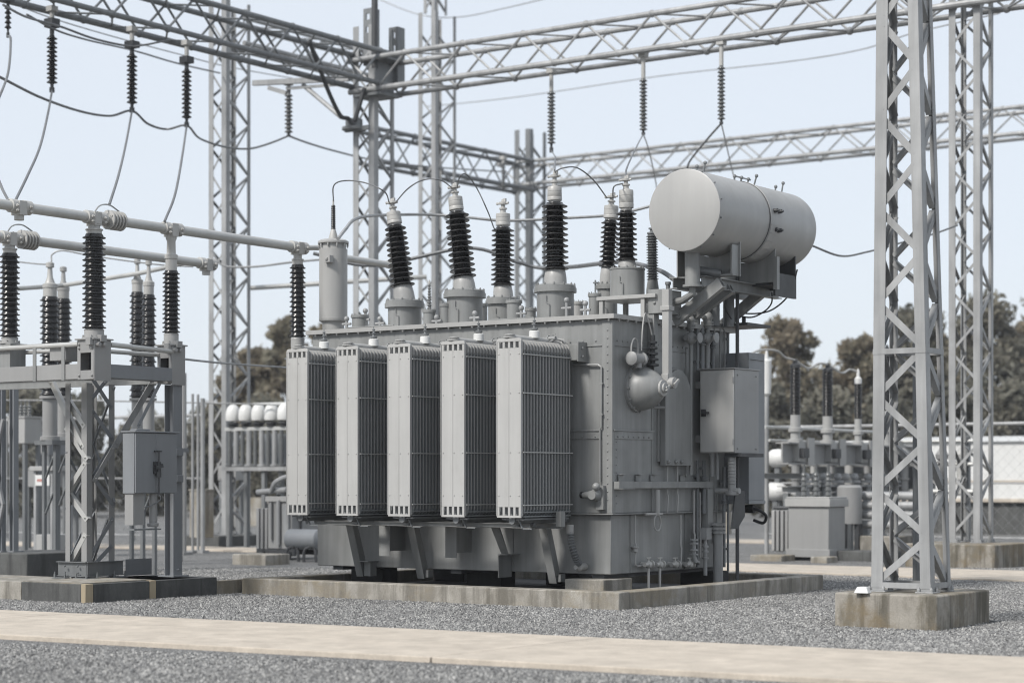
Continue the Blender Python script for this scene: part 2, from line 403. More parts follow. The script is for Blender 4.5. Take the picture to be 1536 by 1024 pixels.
# bracket box and conduit on the front near the corner
p = on_y(870, 530, 0)
m = MB(); m.box(p.x-.14, p.x+.08, -.19, -.0005, p.z-.10, p.z+.11); m.box(p.x+.09, p.x+.11, -.21, -.0005, p.z-.12, p.z+.14); m.bolt(V((p.x+.11, -.12, p.z+.06)), X, .022); m.bolt(V((p.x+.11, -.12, p.z-.05)), X, .022)
part(m, 'lug_box', 'grey', bevel=.006)
a, b_ = on_y(858, 547, -.04), on_y(902, 547, -.04)
m = MB(); c = on_y(902, 640, -.04); d_ = on_y(900, 722, -.04)
m.tube([a, a.lerp(b_, .9), b_ - Z*.03, c, c - Z*.02 - X*.02, d_], .014, 8)
for k in (.3, .8):
    q = b_.lerp(c, k); m.cbox(q, .05, .03, .02)
part(m, 'conduit')
p = on_y(893, 742, -.1)
m = MB(); m.lathe([(.06, 0), (.075, .02), (.085, .1), (.06, .16), (.06, .19)], p + Y*.1, -Y, 16); m.lathe([(.045, 0), (.06, .03), (.045, .12), (.035, .17)], p - X*.02, -X, 14); m.box(p.x-.0, p.x+.11, -.08, -.0005, p.z-.19, p.z+.12); m.ball(p + V((.05, -.06, .11)), .05)
part(m, 'drain_valve')
m = MB(); m.cyl(p - X*.19, p - X*.22, .045, 12); part(m, 'valve_cap', 'black')

# ---- radiators
RY0, RY1, RZ0, RZ1 = -1.29, -.17, 1.125, 3.40
xa, xb = on_y(430, 650, RY0).x, on_y(745, 650, RY0).x
RW = on_y(782, 650, RY0).x - xb
def rounded(w, h0, h1, r, k=5):
    pts = [(0, h0 + r*.5), (r*.5, h0), (w-r*.5, h0), (w, h0 + r*.5)]
    for i in range(k+1): a = PI/2*i/k; pts.append((w - r + r*math.cos(a), h1 - r + r*math.sin(a)))
    for i in range(k+1): a = PI/2*i/k; pts.append((r - r*math.sin(a), h1 - r + r*math.cos(a)))
    return pts
NF = 16
fin_me = {}
for i in range(5):
    x0 = xa + (xb - xa) * i / 4; x1 = x0 + RW; w = RW
    cx = (x0 + x1) / 2
    m = MB()
    z2, z3 = RZ0 + .135, RZ1 - .125           # plain sheet between the slotted ends
    for q0, q1 in ((x0+.008, cx-.002), (cx+.002, x1-.008)): m.box(q0, q1, RY0, RY0+.018, z2, z3)
    m.box(x0, x0+.0075, RY0-.012, RY0+.03, RZ0+.02, RZ1-.04); m.box(x1-.0075, x1, RY0-.012, RY0+.03, RZ0+.02, RZ1-.04)
    for zz0, zz1 in ((RZ0+.03, z2-.0005), (z3+.0005, RZ1-.045)):
        for j in range(5):
            u = x0 + .008 + (w-.016) * (j/5 + .0); du = (w-.016)/5
            m.box(x0+.008 + (w-.016-.034)*j/4, x0+.008 + (w-.016-.034)*j/4 + .034, RY0, RY0+.018, zz0, zz1)
    m.box(x0+.006, x1-.006, RY0-.002, RY0+.018, RZ0, RZ0+.0295)
    m.extrude(V((x0, RY0-.004, 0)), V((x0, RY0+.03, 0)), [q for q in rounded(w, RZ1-.0445, RZ1, .042) if q[1] > RZ1-.0446+0] if False else [(0, RZ1-.0445), (w, RZ1-.0445), (w, RZ1-.03), (w-.012, RZ1-.008), (w-.04, RZ1), (.04, RZ1), (.012, RZ1-.008), (0, RZ1-.03)], X, Z)
    for z in (RZ0+.28, RZ0+.83, RZ0+1.58, RZ1-.2):
        for q in (x0+.035, cx+.02, x1-.035): m.bolt(V((q, RY0, z)), -Y, .010, .006)
    rad = m.build('radiator', M['panel'], tf, .002)
    f = MB()
    for j in range(NF):
        y = RY0 + .075 + (RY1 - RY0 - .09) * j / (NF-1)
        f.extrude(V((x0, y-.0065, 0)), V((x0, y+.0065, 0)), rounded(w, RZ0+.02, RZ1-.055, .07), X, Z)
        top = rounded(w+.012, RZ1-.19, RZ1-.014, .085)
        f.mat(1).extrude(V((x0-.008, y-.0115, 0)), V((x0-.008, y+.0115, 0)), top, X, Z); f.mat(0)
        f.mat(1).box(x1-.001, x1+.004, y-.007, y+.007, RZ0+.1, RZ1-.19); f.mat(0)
    f.box(x0+.004, x1+.006, RY0+.055, RY1-.0, RZ0+.062, RZ0+.075); f.box(x0+.004, x1+.006, RY0+.055, RY1-.0, RZ0+.008, RZ0+.022)
    f.build('fin_stack', [M['fin'], M['cons']], rad)  # second, lighter colour paints a lit rim on fin edges and tops
    for z in (RZ0+.16, RZ0+.83, RZ0+1.58, RZ1-.205):
        f = MB(); f.bar(V((x1+.017, RY0+.02, z)), V((x1+.017, RY1+.03, z)), .012, .014)
        f.build('tie_bar', M['panel'], rad)
        f = MB(); f.bar(V((x0-.017, RY0+.02, z)), V((x0-.017, RY1+.03, z)), .012, .014); f.build('tie_bar', M['panel'], rad)
    f = MB()
    f.tube([V((cx, RY0+.06, RZ1+.005)), V((cx, -.3, RZ1+.005)), V((cx, -.14, RZ1-.02)), V((cx, 0, RZ1-.02))], .045, 12)
    f.tube([V((cx+.09, -.5, RZ1)), V((cx+.1, -.35, RZ1+.035)), V((cx+.1, -.22, RZ1+.02)), V((cx+.1, -.12, RZ1-.07))], .012, 8)
    f.cyl(V((cx, -.16, RZ1-.02)), V((cx, -.13, RZ1-.02)), .085, 16); f.cyl(V((cx, -.12, RZ1-.02)), V((cx, -.09, RZ1-.02)), .085, 16)
    f.build('top_header', M['panel'], rad)
    f = MB()
    f.lathe([(.085, 0), (.085, .012), (.05, .018), (.05, .03), (.07, .032), (.07, .042), (.02, .05)], V((cx-.03, RY0+.06, RZ1+.01)), Z, 16)
    f.build('filler_cap', M['panel'], rad)
    f = MB(); q = V((cx+.02, -.75, RZ1+.03))
    f.lathe([(.072, 0), (.068, .09), (.055, .098), (.03, .10)], q, Z, 20); va = f.build('air_vent', M['white'], rad)
    f = MB(); f.lathe([(.03, .101), (.05, .112), (.05, .13), (.02, .135), (.016, .165), (.028, .17), (.028, .18), (.014, .185), (.012, .215), (.022, .22), (.022, .23), (.006, .24), (.005, .27)], q, Z, 12); f.build('vent_stem', M['galvd'], rad)
    f = MB(); q = V((cx+.08, -.42, RZ1+.045)); f.cyl(q - Z*.05, q, .02, 8)
    f.cyl(q - X*.06, q + X*.05, .028, 10); f.cyl(q, q + Z*.05, .012, 8); f.bar(q + Z*.05 - X*.05, q + Z*.05 + X*.05, .014, .012); f.cyl(q - X*.07, q - X*.055, .04, 10)
    f.build('bleed_valve', M['grey'], rad)
    f = MB()
    f.tube([V((cx, RY0+.06, RZ0-.035)), V((cx, -.14, RZ0-.035)), V((cx, 0.045, RZ0-.035))], .05, 12)
    f.cyl(V((cx, -.12, RZ0-.035)), V((cx, -.09, RZ0-.035)), .085, 14)
    f.box(x0+.02, x1-.02, RY0+.09, RY1, RZ0-.03, RZ0-.008)
    f.build('bottom_header', M['galvd'], rad)
    f = MB(); q = V((cx+.07, RY0+.12, RZ0-.09))
    f.bar(q + Z*.06, q - Z*.05 + X*.06, .03, .008, X); f.bar(q - Z*.05 + X*.06, q - Z*.05 + X*.20, .012, .012)
    f.build('drain_cock', M['galvd'], rad)
    f = MB(); f.cyl(V((cx-.08, RY0+.3, RZ0-.13)), V((cx-.08, RY0+.3, RZ0-.03)), .025, 8); f.build('drain_plug', M['galvd'], rad)
    f = MB(); f.cyl(V((cx-.1, RY0+.5, RZ0-.1)), V((cx+.05, RY0+.5, RZ0-.1)), .03, 8); f.build('drain_plug', M['galvd'], rad)
# beam under the radiators, brackets down the base wall
BZ = 1.02
m = MB(); m.channel(V((xa+.25, -.52, BZ-.01)), V((xb+RW+.12, -.52, BZ-.01)), .07, .07, .008, -Y); m.channel(V((xa+.25, -.95, BZ)), V((xb+RW-.1, -.95, BZ)), .05, .05, .006, -Y)
m.box(xb+RW+.06, xb+RW+.14, -.60, -.50, BZ-.02, BZ+.18)
part(m, 'radiator_beam', 'grey', bevel=.003)
for px, kind in ((512, 'slope'), (566, 'flat'), (604, 'slope'), (666, 'flat'), (733, 'step'), (803, 'slope')):
    x = on_y(px, 790, -.5).x
    m = MB()
    if kind == 'flat':
        m.box(x-.13, x+.06, -.30, -.29, .55, 1.0); m.box(x+.05, x+.06, -.29, .045, .62, 1.0)
    else:
        t = V((x, -.34, 1.0)); e = V((x, -.5 if kind == 'step' else -.09, .24 if kind != 'step' else .36))
        if kind == 'step': t = V((x+.05, -.45, 1.0)); e = V((x+.05, -.20, .62))
        m.bar(t, e, .012, .15, X) if False else m.extrude(t, e, [(-.06, 0), (.06, 0), (.05, .012), (-.05, .012)], X, Y)
        m.extrude(V((x+.03, 0, 0)), V((x+.04, 0, 0)), [(t.y+.012, 1.0), (e.y+.012, e.z), (min(e.y+.1, .047), max(e.z, .4)), (t.y+.14, 1.0)], Y, Z)
        if kind == 'step': m.box(x-.02, x-.01, -.26, .045, .30, .60); m.box(x-.02, x+.12, -.26, .045, .603, .615)
        elif px < 560: m.box(x+.075, x+.19, -.09, .045, .25, .45); m.box(x+.075, x+.23, -.2, .045, .455, .465)
        else: m.box(x+.062, x+.11, -.07, .045, .26, .36)
    part(m, 'support_bracket', 'grey')
m = MB()
pts = [on_y(855, 797, -.28), on_y(857, 815, -.27), on_y(863, 835, -.2), on_y(869, 846, -.12)]
hel = []; cc = curve(pts, 24)
for i, q in enumerate(cc):
    t = i / (len(cc)-1) * 2 * PI * 12
m.tube(cc, .028, 10)
for i in range(0, len(cc)-1, 5):
    dd = (cc[i+1] - cc[i]).normalized(); m.lathe([(.028, -.012), (.05, -.006), (.05, .006), (.028, .012)], cc[i], dd, 12)
part(m, 'flexible_hose', 'galvd')
q = on_y(869, 850, -.08); m = MB(); m.ball(q, .06); m.cyl(q, q + Y*.14, .05); m.cyl(q - Y*.05, q - Y*.09, .03, 10); part(m, 'hose_fitting', 'cons'); m = MB(); q2 = on_y(855, 797, -.28); m.cyl(q2 - Z*.02, q2 + Z*.09, .05, 12)
part(m, 'hose_fitting', 'cons')

# ---- bushings
def sheds(n, L, r0, r1, rc=.62):
    """profile of a column of n sheds, length L"""
    pr = [(r0*rc, 0)]; p = L / n
    for i in range(n):
        R = r0 + (r1-r0) * (i+.5)/n; c = R * rc; z = i * p
        pr += [(c, z+.16*p), (R*.80, z+.24*p), (R*.965, z+.22*p), (R, z+.30*p), (R*.975, z+.40*p), (R*.82, z+.50*p), (c*1.06, z+.78*p), (c, z+.9*p)]
    pr.append((r1*rc, L)); return pr
def px_len(n, p): return n * (p - EYE).dot(FW) / FOC
def bushing(y0, tur_b, tur_t, flange, tur_r, sh_b, sh_t, rb, rt, cap_t, term_t, n=12, flange_r=None, style='cap'):
    A, B = on_y(*sh_b, y0), on_y(*sh_t, y0); ax = (B - A).normalized()
    P = lambda k: px_len(k, A)
    T = on_y(*tur_t, y0); T0 = V((T.x + (.0), T.y, LZ - .001)) if tur_b is None else on_y(*tur_b, y0)
    R = P(tur_r); FR = P(flange_r or tur_r + 4)
    up = (T - T0).normalized(); H = (T - T0).length; fh = P(flange)
    m = MB()
    m.lathe([(R+.03, 0), (R+.03, .02), (R, .022), (R, H-fh-.004), (FR, H-fh), (FR, H-fh*.45), (FR-.012, H-fh*.42), (FR-.012, H-.02), (FR-.05, H)], T0, up, 36)
    k = 12
    for i in range(k):
        a = 2*PI*i/k; q = T0 + V((math.cos(a)*(FR-.03), math.sin(a)*(FR-.03), H-.012)); m.bolt(q, Z, .014, .02)
    e = T0 + V((.05, -R+.005, H*.35)); 
    m.tube([T0 + V((.03, -R-.012, H*.68)), T0 + V((.03, -R-.012, H*.5)), T0 + V((.075, -R-.008, H*.45)), T0 + V((.075, -R-.006, .03))], .007, 6)
    root = part(m, 'bushing', 'grey')
    m = MB(); L0 = (A - T).length
    m.lathe([(P(rb)*.85, -.015), (P(rb)*.82, L0*.5), (P(rb)*.74, L0), (P(rb)*.7, L0+.01)], T, (A-T).normalized(), 28); m.build('neck', M['cons'], root)
    m = MB(); m.lathe(sheds(n, (B-A).length, P(rb), P(rt)), A, ax, 36); m.build('porcelain', M['porc'], root)
    C = on_y(*cap_t, y0); E = on_y(*term_t, y0); h = (C-B).length; r = P(11); h2 = (E-C).length
    m = MB()
    m.lathe([(r*.78, -.01), (r*.8, h*.1), (r, h*.12), (r*1.02, h*.3), (r, h*.32), (r*.97, h*.34), (r, h*.36), (r*.99, h*.62), (r*.96, h*.63), (r*.96, h*.66), (r*.99, h*.67), (r*.98, h*.9), (r*.93, h*.93), (r*.6, h*.95), (r*.45, h)], B, ax, 28)
    m.lathe([(r*.4, 0), (r*.38, h2*.2), (r*.55, h2*.24), (r*.55, h2*.34), (r*.3, h2*.38), (r*.28, h2*.6), (r*.6, h2*.62), (r*.6, h2*.78), (r*.25, h2*.8), (r*.22, h2)], C, ax, 16)
    m.cyl(C + ax*h2*.7 - X*r*.9, C + ax*h2*.7 + X*r*.9, r*.16, 8)
    m.bolt(C + ax*h2*.7 - X*r*.9, -X, r*.2); m.cbox(C + ax*h2*.9 + X*r*.3, r*.35, r*.3, h2*.3)
    m.build('terminal_cap', M['cap'], root)
    return E
E1 = bushing(.75, None, (607, 450), 12, 25, (604, 430), (592.5, 338), 19, 16, (590, 317), (588.5, 298), 12, 30)
E2 = bushing(.75, None, (697, 435), 12, 27, (695, 417), (685, 318), 20, 18, (683, 294), (682, 275), 12, 32)
E3 = bushing(2.1, None, (755, 446), 11, 23, (754, 429), (754.5, 341), 18, 17, (754.5, 319), (755, 299), 12, 27)
E4 = bushing(.75, None, (833, 427), 12, 28, (833, 406), (832, 304), 20.5, 19.5, (832, 279), (832, 258), 12, 32)
E5 = bushing(2.2, None, (911, 425), 9, 15, (912, 402), (916, 330), 14, 14, (917, 307), (917.5, 290), 10, 18)
E6 = bushing(1.2, (941, 447), (941, 402), 3, 26, (940, 392), (939.5, 316), 16.5, 15.5, (939, 283), (938.5, 264), 10, 27)
# slim grey arrester on its post, at the back of the lid
y0 = 1.9; A, B = on_y(979, 420, y0), on_y(978, 352, y0)
m = MB(); m.lathe([(.09, 0), (.09, A.z-LZ-.14), (.07, A.z-LZ)], V((A.x, y0, LZ)), Z, 18); ar = part(m, 'arrester', 'grey')
m = MB(); m.lathe(sheds(17, (B-A).length, .085, .082, .7), A, (B-A).normalized(), 24); m.build('porcelain', M['porcg'], ar)
m = MB(); m.lathe([(.06, 0), (.07, .01), (.07, .03), (.03, .04), (.03, .07), (.05, .075), (.05, .095), (.01, .1)], B, Z, 16); m.build('terminal_cap', M['galvd'], ar)
# tall can at the far end of the lid
y0 = .9; A = on_y(500, 482, y0)
r = px_len(21.5, A); H = px_len(118, A)
m = MB(); m.lathe([(r*.76, 0), (r*.76, A.z-LZ-.02), (r*.98, A.z-LZ)], V((A.x, y0, LZ)), Z, 28)
m.lathe([(r*.98, 0), (r, .01), (r, .05), (r*.99, .052), (r*.99, H-.1), (r*.9, H-.095), (r*.88, H-.02)], A, Z, 32); can = part(m, 'current_transformer', 'cons')
m = MB(); m.lathe([(r*.9, 0), (r*1.08, .005), (r*1.08, .035), (r*.9, .06), (r*.4, .075)], A + Z*(H-.02), Z, 32)
for i in range(10):
    a = 2*PI*i/10; m.bolt(A + V((math.cos(a)*r, math.sin(a)*r, H-.02)), -Z, .014, .04)
m.build('cap_flange', M['cons'], can)
B = A + Z*(H+.05)
m = MB(); m.lathe([(r*.33, 0), (r*.33, .02), (r*.2, .12), (r*.15, .15)], B, Z, 16); m.build('neck', M['cap'], can)
m = MB(); m.lathe(sheds(11, px_len(36, B), .040, .036, .72), B + Z*.15, Z, 18); m.build('porcelain', M['porc'], can)
E0 = B + Z*(.15 + px_len(36, B)); m = MB(); m.cyl(E0, E0 + Z*.08, .014, 8); m.build('terminal_cap', M['cap'], can); E0 = E0 + Z*.07
m = MB(); m.box(A.x+.04, A.x+.16, y0-r-.06, y0-r+.03, A.z+H-.32, A.z+H-.22); m.bolt(V((A.x+.1, y0-r-.06, A.z+H-.27)), -Y, .03); m.build('clamp', M['cons'], can)
# smaller fittings standing on the lid
def lidcan(px, top, bot, rpx, y0, name, mat='grey', spike=0):
    q = on_y(px, bot, y0); t = on_y(px, top, y0); r = px_len(rpx, q); h = t.z - LZ
    m = MB(); m.lathe([(r*1.12, 0), (r*1.12, .02), (r, .025), (r, h-.05), (r*1.15, h-.045), (r*1.15, h-.01), (r*.8, h)], V((q.x, y0, LZ)), Z, 22)
    for i in range(8): a = PI/4*i; m.bolt(V((q.x + math.cos(a)*r, y0 + math.sin(a)*r, LZ+h-.03)), Z, .01, .03)
    o = part(m, name, mat)
    if spike:
        s = MB(); s.lathe(sheds(9, spike, .036, .022, .6), V((q.x, y0, t.z)), Z, 16); s.build('porcelain', M['porcg'], o)
        s = MB(); s.lathe([(.015, 0), (.012, .03), (.004, .06)], V((q.x, y0, t.z+spike)), Z, 8); s.build('tip', M['cap'], o)
    return o
lidcan(644, 464, 488, 9, .5, 'neutral_bushing', spike=.36)
lidcan(668, 455, 484, 8, .55, 'relief_valve'); lidcan(771, 450, 475, 11, .5, 'relief_valve'); lidcan(796, 462, 474, 8, 1.4, 'relief_valve')
lidcan(892, 440, 468, 9, 1.0, 'relief_valve'); lidcan(540, 472, 492, 12, .8, 'relief_valve'); lidcan(866, 452, 470, 9, 1.8, 'relief_valve', 'cons'); lidcan(722, 455, 480, 9, 1.5, 'relief_valve')
for px, py, y0 in ((548, 466, .8), (520, 478, .45), (570, 478, .5), (655, 476, .4), (712, 470, .4), (782, 462, .4), (850, 450, .5), (878, 455, .6)):
    q = on_y(px, py, y0); m = MB(); h = max(q.z - LZ, .05)
    m.cyl(V((q.x, y0, LZ)), V((q.x, y0, LZ+h)), .022, 8); m.ball(V((q.x, y0, LZ+h)), .04, 10); m.cyl(V((q.x-.08, y0, LZ+h*.6)), V((q.x+.08, y0, LZ+h*.6)), .018, 8); m.cbox(V((q.x, y0, LZ+.012)), .12, .1, .024)
    part(m, 'lid_valve', 'galv')
m = MB(); q = on_y(893, 420, 1.0); m.cyl(V((q.x, 1.0, LZ+.2)), V((q.x, 1.0, q.z)), .012, 8)
for z in (LZ+.3, LZ+.36, q.z-.05): m.lathe([(.012, 0), (.035, .005), (.035, .02), (.012, .025)], V((q.x, 1.0, z)), Z, 10)
part(m, 'breather_stem', 'galvd')
m = MB()
for a_, b2, y0 in (((520, 488), (590, 484), .3), ((735, 474), (800, 470), .35), ((845, 462), (905, 455), .5)):
    p, q = on_y(*a_, y0), on_y(*b2, y0); p.z = q.z = LZ+.045; m.tube([V((p.x, y0, LZ)), p, q, V((q.x, y0, LZ))], .014, 8)
part(m, 'lid_conduit', 'grey')
# bracket plate carrying the near bushing
y0 = 1.2; p, q = on_y(905, 452, y0-.25), on_y(1008, 447, y0-.1)
m = MB(); zt = on_y(941, 447, y0).z - .001; xp = on_y(905, 450, 1.0).x
m.box(xp, .16, y0-.38, y0+.33, zt-.05, zt)
for x in (xp+.06, -.05): m.box(x-.03, x+.03, y0-.36, y0-.30, LZ, zt-.0505)
for x in (xp+.06, -.05): m.box(x-.03, x+.03, y0+.25, y0+.31, LZ, zt-.0505)
part(m, 'bracket_plate', 'cons', bevel=.004)

# ---- conservator and its bracket
CXX, CZ, CR, CY0, CY1 = .60, 5.155, .54, .82, 3.68
m = MB(); m.lathe([(CR-.012, 0), (CR, .006), (CR, .02), (CR, CY1-CY0-.10), (CR*.985, CY1-CY0-.06), (CR*.93, CY1-CY0-.02), (CR*.7, CY1-CY0+.01), (.02, CY1-CY0+.03)], V((CXX, CY0, CZ)), Y, 72)
cons = part(m, 'conservator', 'cons')
cons.data.set_sharp_from_angle(angle=math.radians(28))
m = MB(); m.lathe([(CR+.002, 0), (CR+.012, .004), (CR+.012, .035), (CR+.002, .04)], V((CXX, 2.22, CZ)), Y, 72); m.build('strap', M['cons'], cons)
m = MB(); m.lathe([(CR+.002, 0), (CR+.008, .001), (CR+.008, .013), (CR+.002, .014)], V((CXX, 2.202, CZ)), Y, 72); m.build('gasket', M['dark'], cons)
m = MB()
for k in range(14):
    a = 2*PI*k/14+.2; q = V((CXX + math.cos(a)*CR, CY0+.05, CZ + math.sin(a)*CR)); m.bolt(q, V((math.cos(a), 0, math.sin(a))), .012, .012)
m.build('rivet', M['galvd'], cons)
for y, n in ((1.02, 2), (2.05, 4), (3.25, 2)):
    for k in range(n):
        yy = y + k*.14; a = math.radians(82 - k*3); nrm = V((math.cos(a), 0, math.sin(a))); q = V((CXX, yy, CZ)) + nrm*CR
        m = MB(); m.cyl(q, q + nrm*(.05 if k < n-1 else .12), .012, 8); m.ball(q + nrm*(.055 if k < n-1 else .125), .026, 8); m.build('lifting_eye', M['galvd'], cons)
m = MB(); m.bar(V((CXX+.1, 2.0, CZ+CR+.045)), V((CXX+.06, 2.55, CZ+CR+.06)), .01, .02); m.build('rail', M['galv'], cons)
for z, yy in ((CZ+.12, 2.36), (CZ-.14, 2.36)):
    m = MB(); xx = CXX + math.sqrt(CR*CR - (z-CZ)**2)
    for k in (0, .12): m.cyl(V((xx-.02, yy+k, z)), V((xx+.05, yy+k, z)), .03, 10); m.cyl(V((xx+.05, yy+k, z)), V((xx+.075, yy+k, z)), .018, 8)
    m.build('gauge_plug', M['dark'], cons)
m = MB(); q = [V((CXX + math.cos(a)*(CR+.018), 2.30, CZ + math.sin(a)*(CR+.018))) for a in [math.radians(x) for x in (-8, -20, -32, -44, -56, -66)]]
for u, v in zip(q, q[1:]): m.bar(u, v, .16, .015, Y) if False else m.extrude(u, v, [(-.09, -.014), (.09, -.014), (.09, .014), (-.09, .014)], Y, (v-u).normalized().cross(Y))
m.build('stay_plate', M['cons'], cons)
BZ2 = 4.33
def saddle(y, x0, x1, th):
    m = MB(); pts = [(x0, BZ2), (x1, BZ2)]
    for i in range(13):
        x = x1 - (x1-x0)*i/12; d = (x-CXX)
        pts.append((x, CZ - math.sqrt(max((CR+.003)**2 - d*d, 0))))
    m.extrude(V((0, y, 0)), V((0, y+th, 0)), pts, X, Z)
    return m
m = saddle(1.62, .12, 1.0, .02); m.box(.12, .98, 1.45, 1.615, BZ2, BZ2+.02); m.box(.955, .98, 1.44, 1.6195, BZ2+.021, 4.93 if False else 4.74); m.box(.12, .14, 1.45, 1.6195, BZ2+.021, 4.85)
for z in (BZ2+.1, BZ2+.3): m.bolt(V((.85, 1.62, z)), -Y, .02)
part(m, 'saddle', 'grey')
m = saddle(2.62, .15, 1.0, .02); m.box(.985, 1.04, 2.60, 2.68, BZ2-.1, BZ2+.35)
part(m, 'saddle', 'grey')
m = saddle(3.3, .2, .96, .03); m.box(.2, .93, 2.66, 3.29, BZ2-.035, BZ2-.001); m.box(.93, .965, 2.70, 3.33, BZ2-.18, BZ2+.14)
part(m, 'saddle', 'dark')
m = MB(); m.ibeam(V((.62, 1.25, BZ2-.08)), V((.62, 3.45, BZ2-.08)), .12, .15, .012); m.ibeam(V((.18, 1.25, BZ2-.08)), V((.18, 3.45, BZ2-.08)), .12, .15, .012); part(m, 'conservator_beam', 'grey')
for y0, a_, b2, w in ((1.33, (1012, 482), (1083, 424), .15), (2.0, (1036, 476), (1097, 432), .14), (3.0, (1083, 489), (1143, 438), .14)):
    p, q = on_y(*a_, y0), on_y(*b2, y0)
    m = MB(); u = (q-p).normalized(); up = Y.cross(u)
    if up.z < 0: up = -up
    m.extrude(p, q, [(-.05, -w/2), (.05, -w/2), (.05, w/2), (.035, w/2), (.035, -w/2+.014), (-.035, -w/2+.014), (-.035, w/2), (-.05, w/2)], Y, up)
    m.bolt(p + u*.1 - Y*.05, -Y, .035, .03)
    part(m, 'strut', 'grey')
# upright frame at the end wall: post, head box, hanger
m = MB(); p = on_x(993, 500, .30); zt, zb = on_x(993, 434, .30).z, on_x(993, 572, .30).z
m.box(.30, .40, p.y, p.y+.10, zb, zt); m.box(.28, .42, p.y-.02, p.y+.12, zt-.28, zt-.22); m.box(.30, .40, p.y-.02, p.y-.001, zb-.0, zb+.1)
q = V((.42, p.y+.06, zb-.05)); m.cyl(V((.38, p.y+.05, zb-.02)), V((.47, p.y+.05, zb-.02)), .075, 16); m.bar(V((.485, p.y+.0, zb-.05)), V((.485, p.y+.12, zb+.02)), .03, .04)
part(m, 'post', 'cons', bevel=.005)
m = MB(); a_ = on_x(983, 422, .12); m.box(.02, .26, a_.y-.02, a_.y+.45, zt-.30, zt+.02); m.bolt(V((.12, a_.y-.02, zt-.08)), -Y, .022); m.bolt(V((.12, a_.y-.02, zt-.16)), -Y, .022); m.box(-.02, .10, a_.y, a_.y+.1, LZ-.9, zt-.301); part(m, 'relay_box', 'grey', bevel=.008)
m = MB(); q = on_y(1036, 402, 1.1); r = px_len(11.5, q); m.cyl(V((q.x, 1.15, 4.2)), V((q.x, 1.15, 4.80)), r, 24); m.cyl(V((q.x, 1.15, 4.17)), V((q.x, 1.15, 4.2)), r*1.3, 24); m.tube([V((q.x, 1.15, 4.17)), V((q.x, 1.15, 4.08)), V((q.x-.15, 1.15, 4.0)), V((.2, 1.2, 3.98))], .05, 10); part(m, 'oil_pipe', 'grey')
m = MB(); m.cyl(V((.45, 1.35, BZ2+.09)), V((.78, 1.5, BZ2+.03)), .06, 12); m.ball(V((.45, 1.35, BZ2+.1)), .075); m.cyl(V((.45, 1.35, BZ2+.02)), V((.45, 1.35, BZ2+.2)), .04, 10); part(m, 'shutoff_valve', 'galvd')
m = MB()
for px, y0, z0, z1, r in ((1002, 1.5, 3.5, 4.3, .03), (1045, 2.3, 3.4, 4.2, .05), (1068, 2.55, 3.2, 4.25, .11), (1093, 2.8, 3.5, 4.2, .08)):
    q = on_y(px, 480, y0); m.cyl(V((q.x, y0, LZ)), V((q.x, y0, z1)), r, 14); m.cyl(V((q.x, y0, z1-.04)), V((q.x, y0, z1)), r*1.35, 14)
part(m, 'riser_pipe', 'galvd')
m = MB()
for px, t, b2, r in ((1036, 482, 712, .026), (1061, 478, 556, .034)):
    q0, q1 = on_x(px, t, .09), on_x(px, b2, .09); m.cyl(q0, q1, r, 12)
    for k, s in ((.02, 1.9), (.06, 2.6), (.085, 2.6), (.12, 1.8)):
        c = q0 - Z*((.32)*k*3); m.lathe([(r, -.02), (r*s, -.018), (r*s, .018), (r, .02)], c, Z, 14)
    m.ball(q0 + Z*.02, r*2.3); m.cyl(q0 + Z*.02 - Y*.16, q0 + Z*.02 + Y*.16, r*.9, 10)
    m.tube([q0 + Z*.02, q0 + Z*.2, V((.0, q0.y, q0.z+.3))], r, 10)
for px, t in ((1071, 478), (1080, 484), (1087, 492)):
    q0, q1 = on_x(px, t, .07), on_x(px, 556, .07); m.tube([on_x(px-22, t-2, .07), q0 - Y*.06, q0 - Z*.05, q1], .014, 8)
for px, t, b2 in ((1029, 520, 715), (1075, 735, 785)): m.cyl(on_x(px, t, .03), on_x(px, b2, .03), .010, 8)
part(m, 'oil_piping', 'grey')
m = MB(); q = on_x(1106, 410, .42); q1 = on_x(1106, 866, .42)
m.cyl(V((.42, 2.98, q1.z)), V((.42, 2.98, on_x(1104, 408, .42).z)), .028, 10) if False else m.cyl(V((.42, q.y, .04)), V((.42, q.y, q.z)), .026, 10); part(m, 'cable_conduit', 'dark')
m = MB()
for px, t, b2, r, ex in ((1046, 488, 556, .02, .05), (1053, 492, 556, .03, .06), (1069, 500, 556, .028, .05), (1092, 500, 556, .02, .05), (1046, 690, 850, .018, .05), (1056, 690, 770, .03, .06), (1086, 700, 850, .024, .08), (1092, 690, 856, .016, .06)):
    q0, q1 = on_x(px, t, ex), on_x(px, b2, ex); m.cyl(q0, q1, r, 10)
    for k in (.15, .8):
        c = q0.lerp(q1, k); m.cbox(c - X*.02, .05, r*3.2, .03)
    if r > .022: c = q0.lerp(q1, .35); m.lathe([(r, -.03), (r*1.9, -.027), (r*1.9, -.008), (r*1.3, -.005), (r*1.3, .005), (r*1.9, .008), (r*1.9, .027), (r, .03)], c, Z, 14)
part(m, 'conduit_run', 'galvd')
for px, py in ((1036, 507), (1061, 507)):
    c = on_x(px, py, .11); m = MB(); m.ball(c, .085); m.cyl(c - Y*.13, c + Y*.13, .04, 12); m.cyl(c, c + X*.13, .03, 10); m.lathe([(.02, 0), (.075, .005), (.075, .02), (.02, .025)], c + X*.13, X, 16); part(m, 'stop_valve', 'galv')
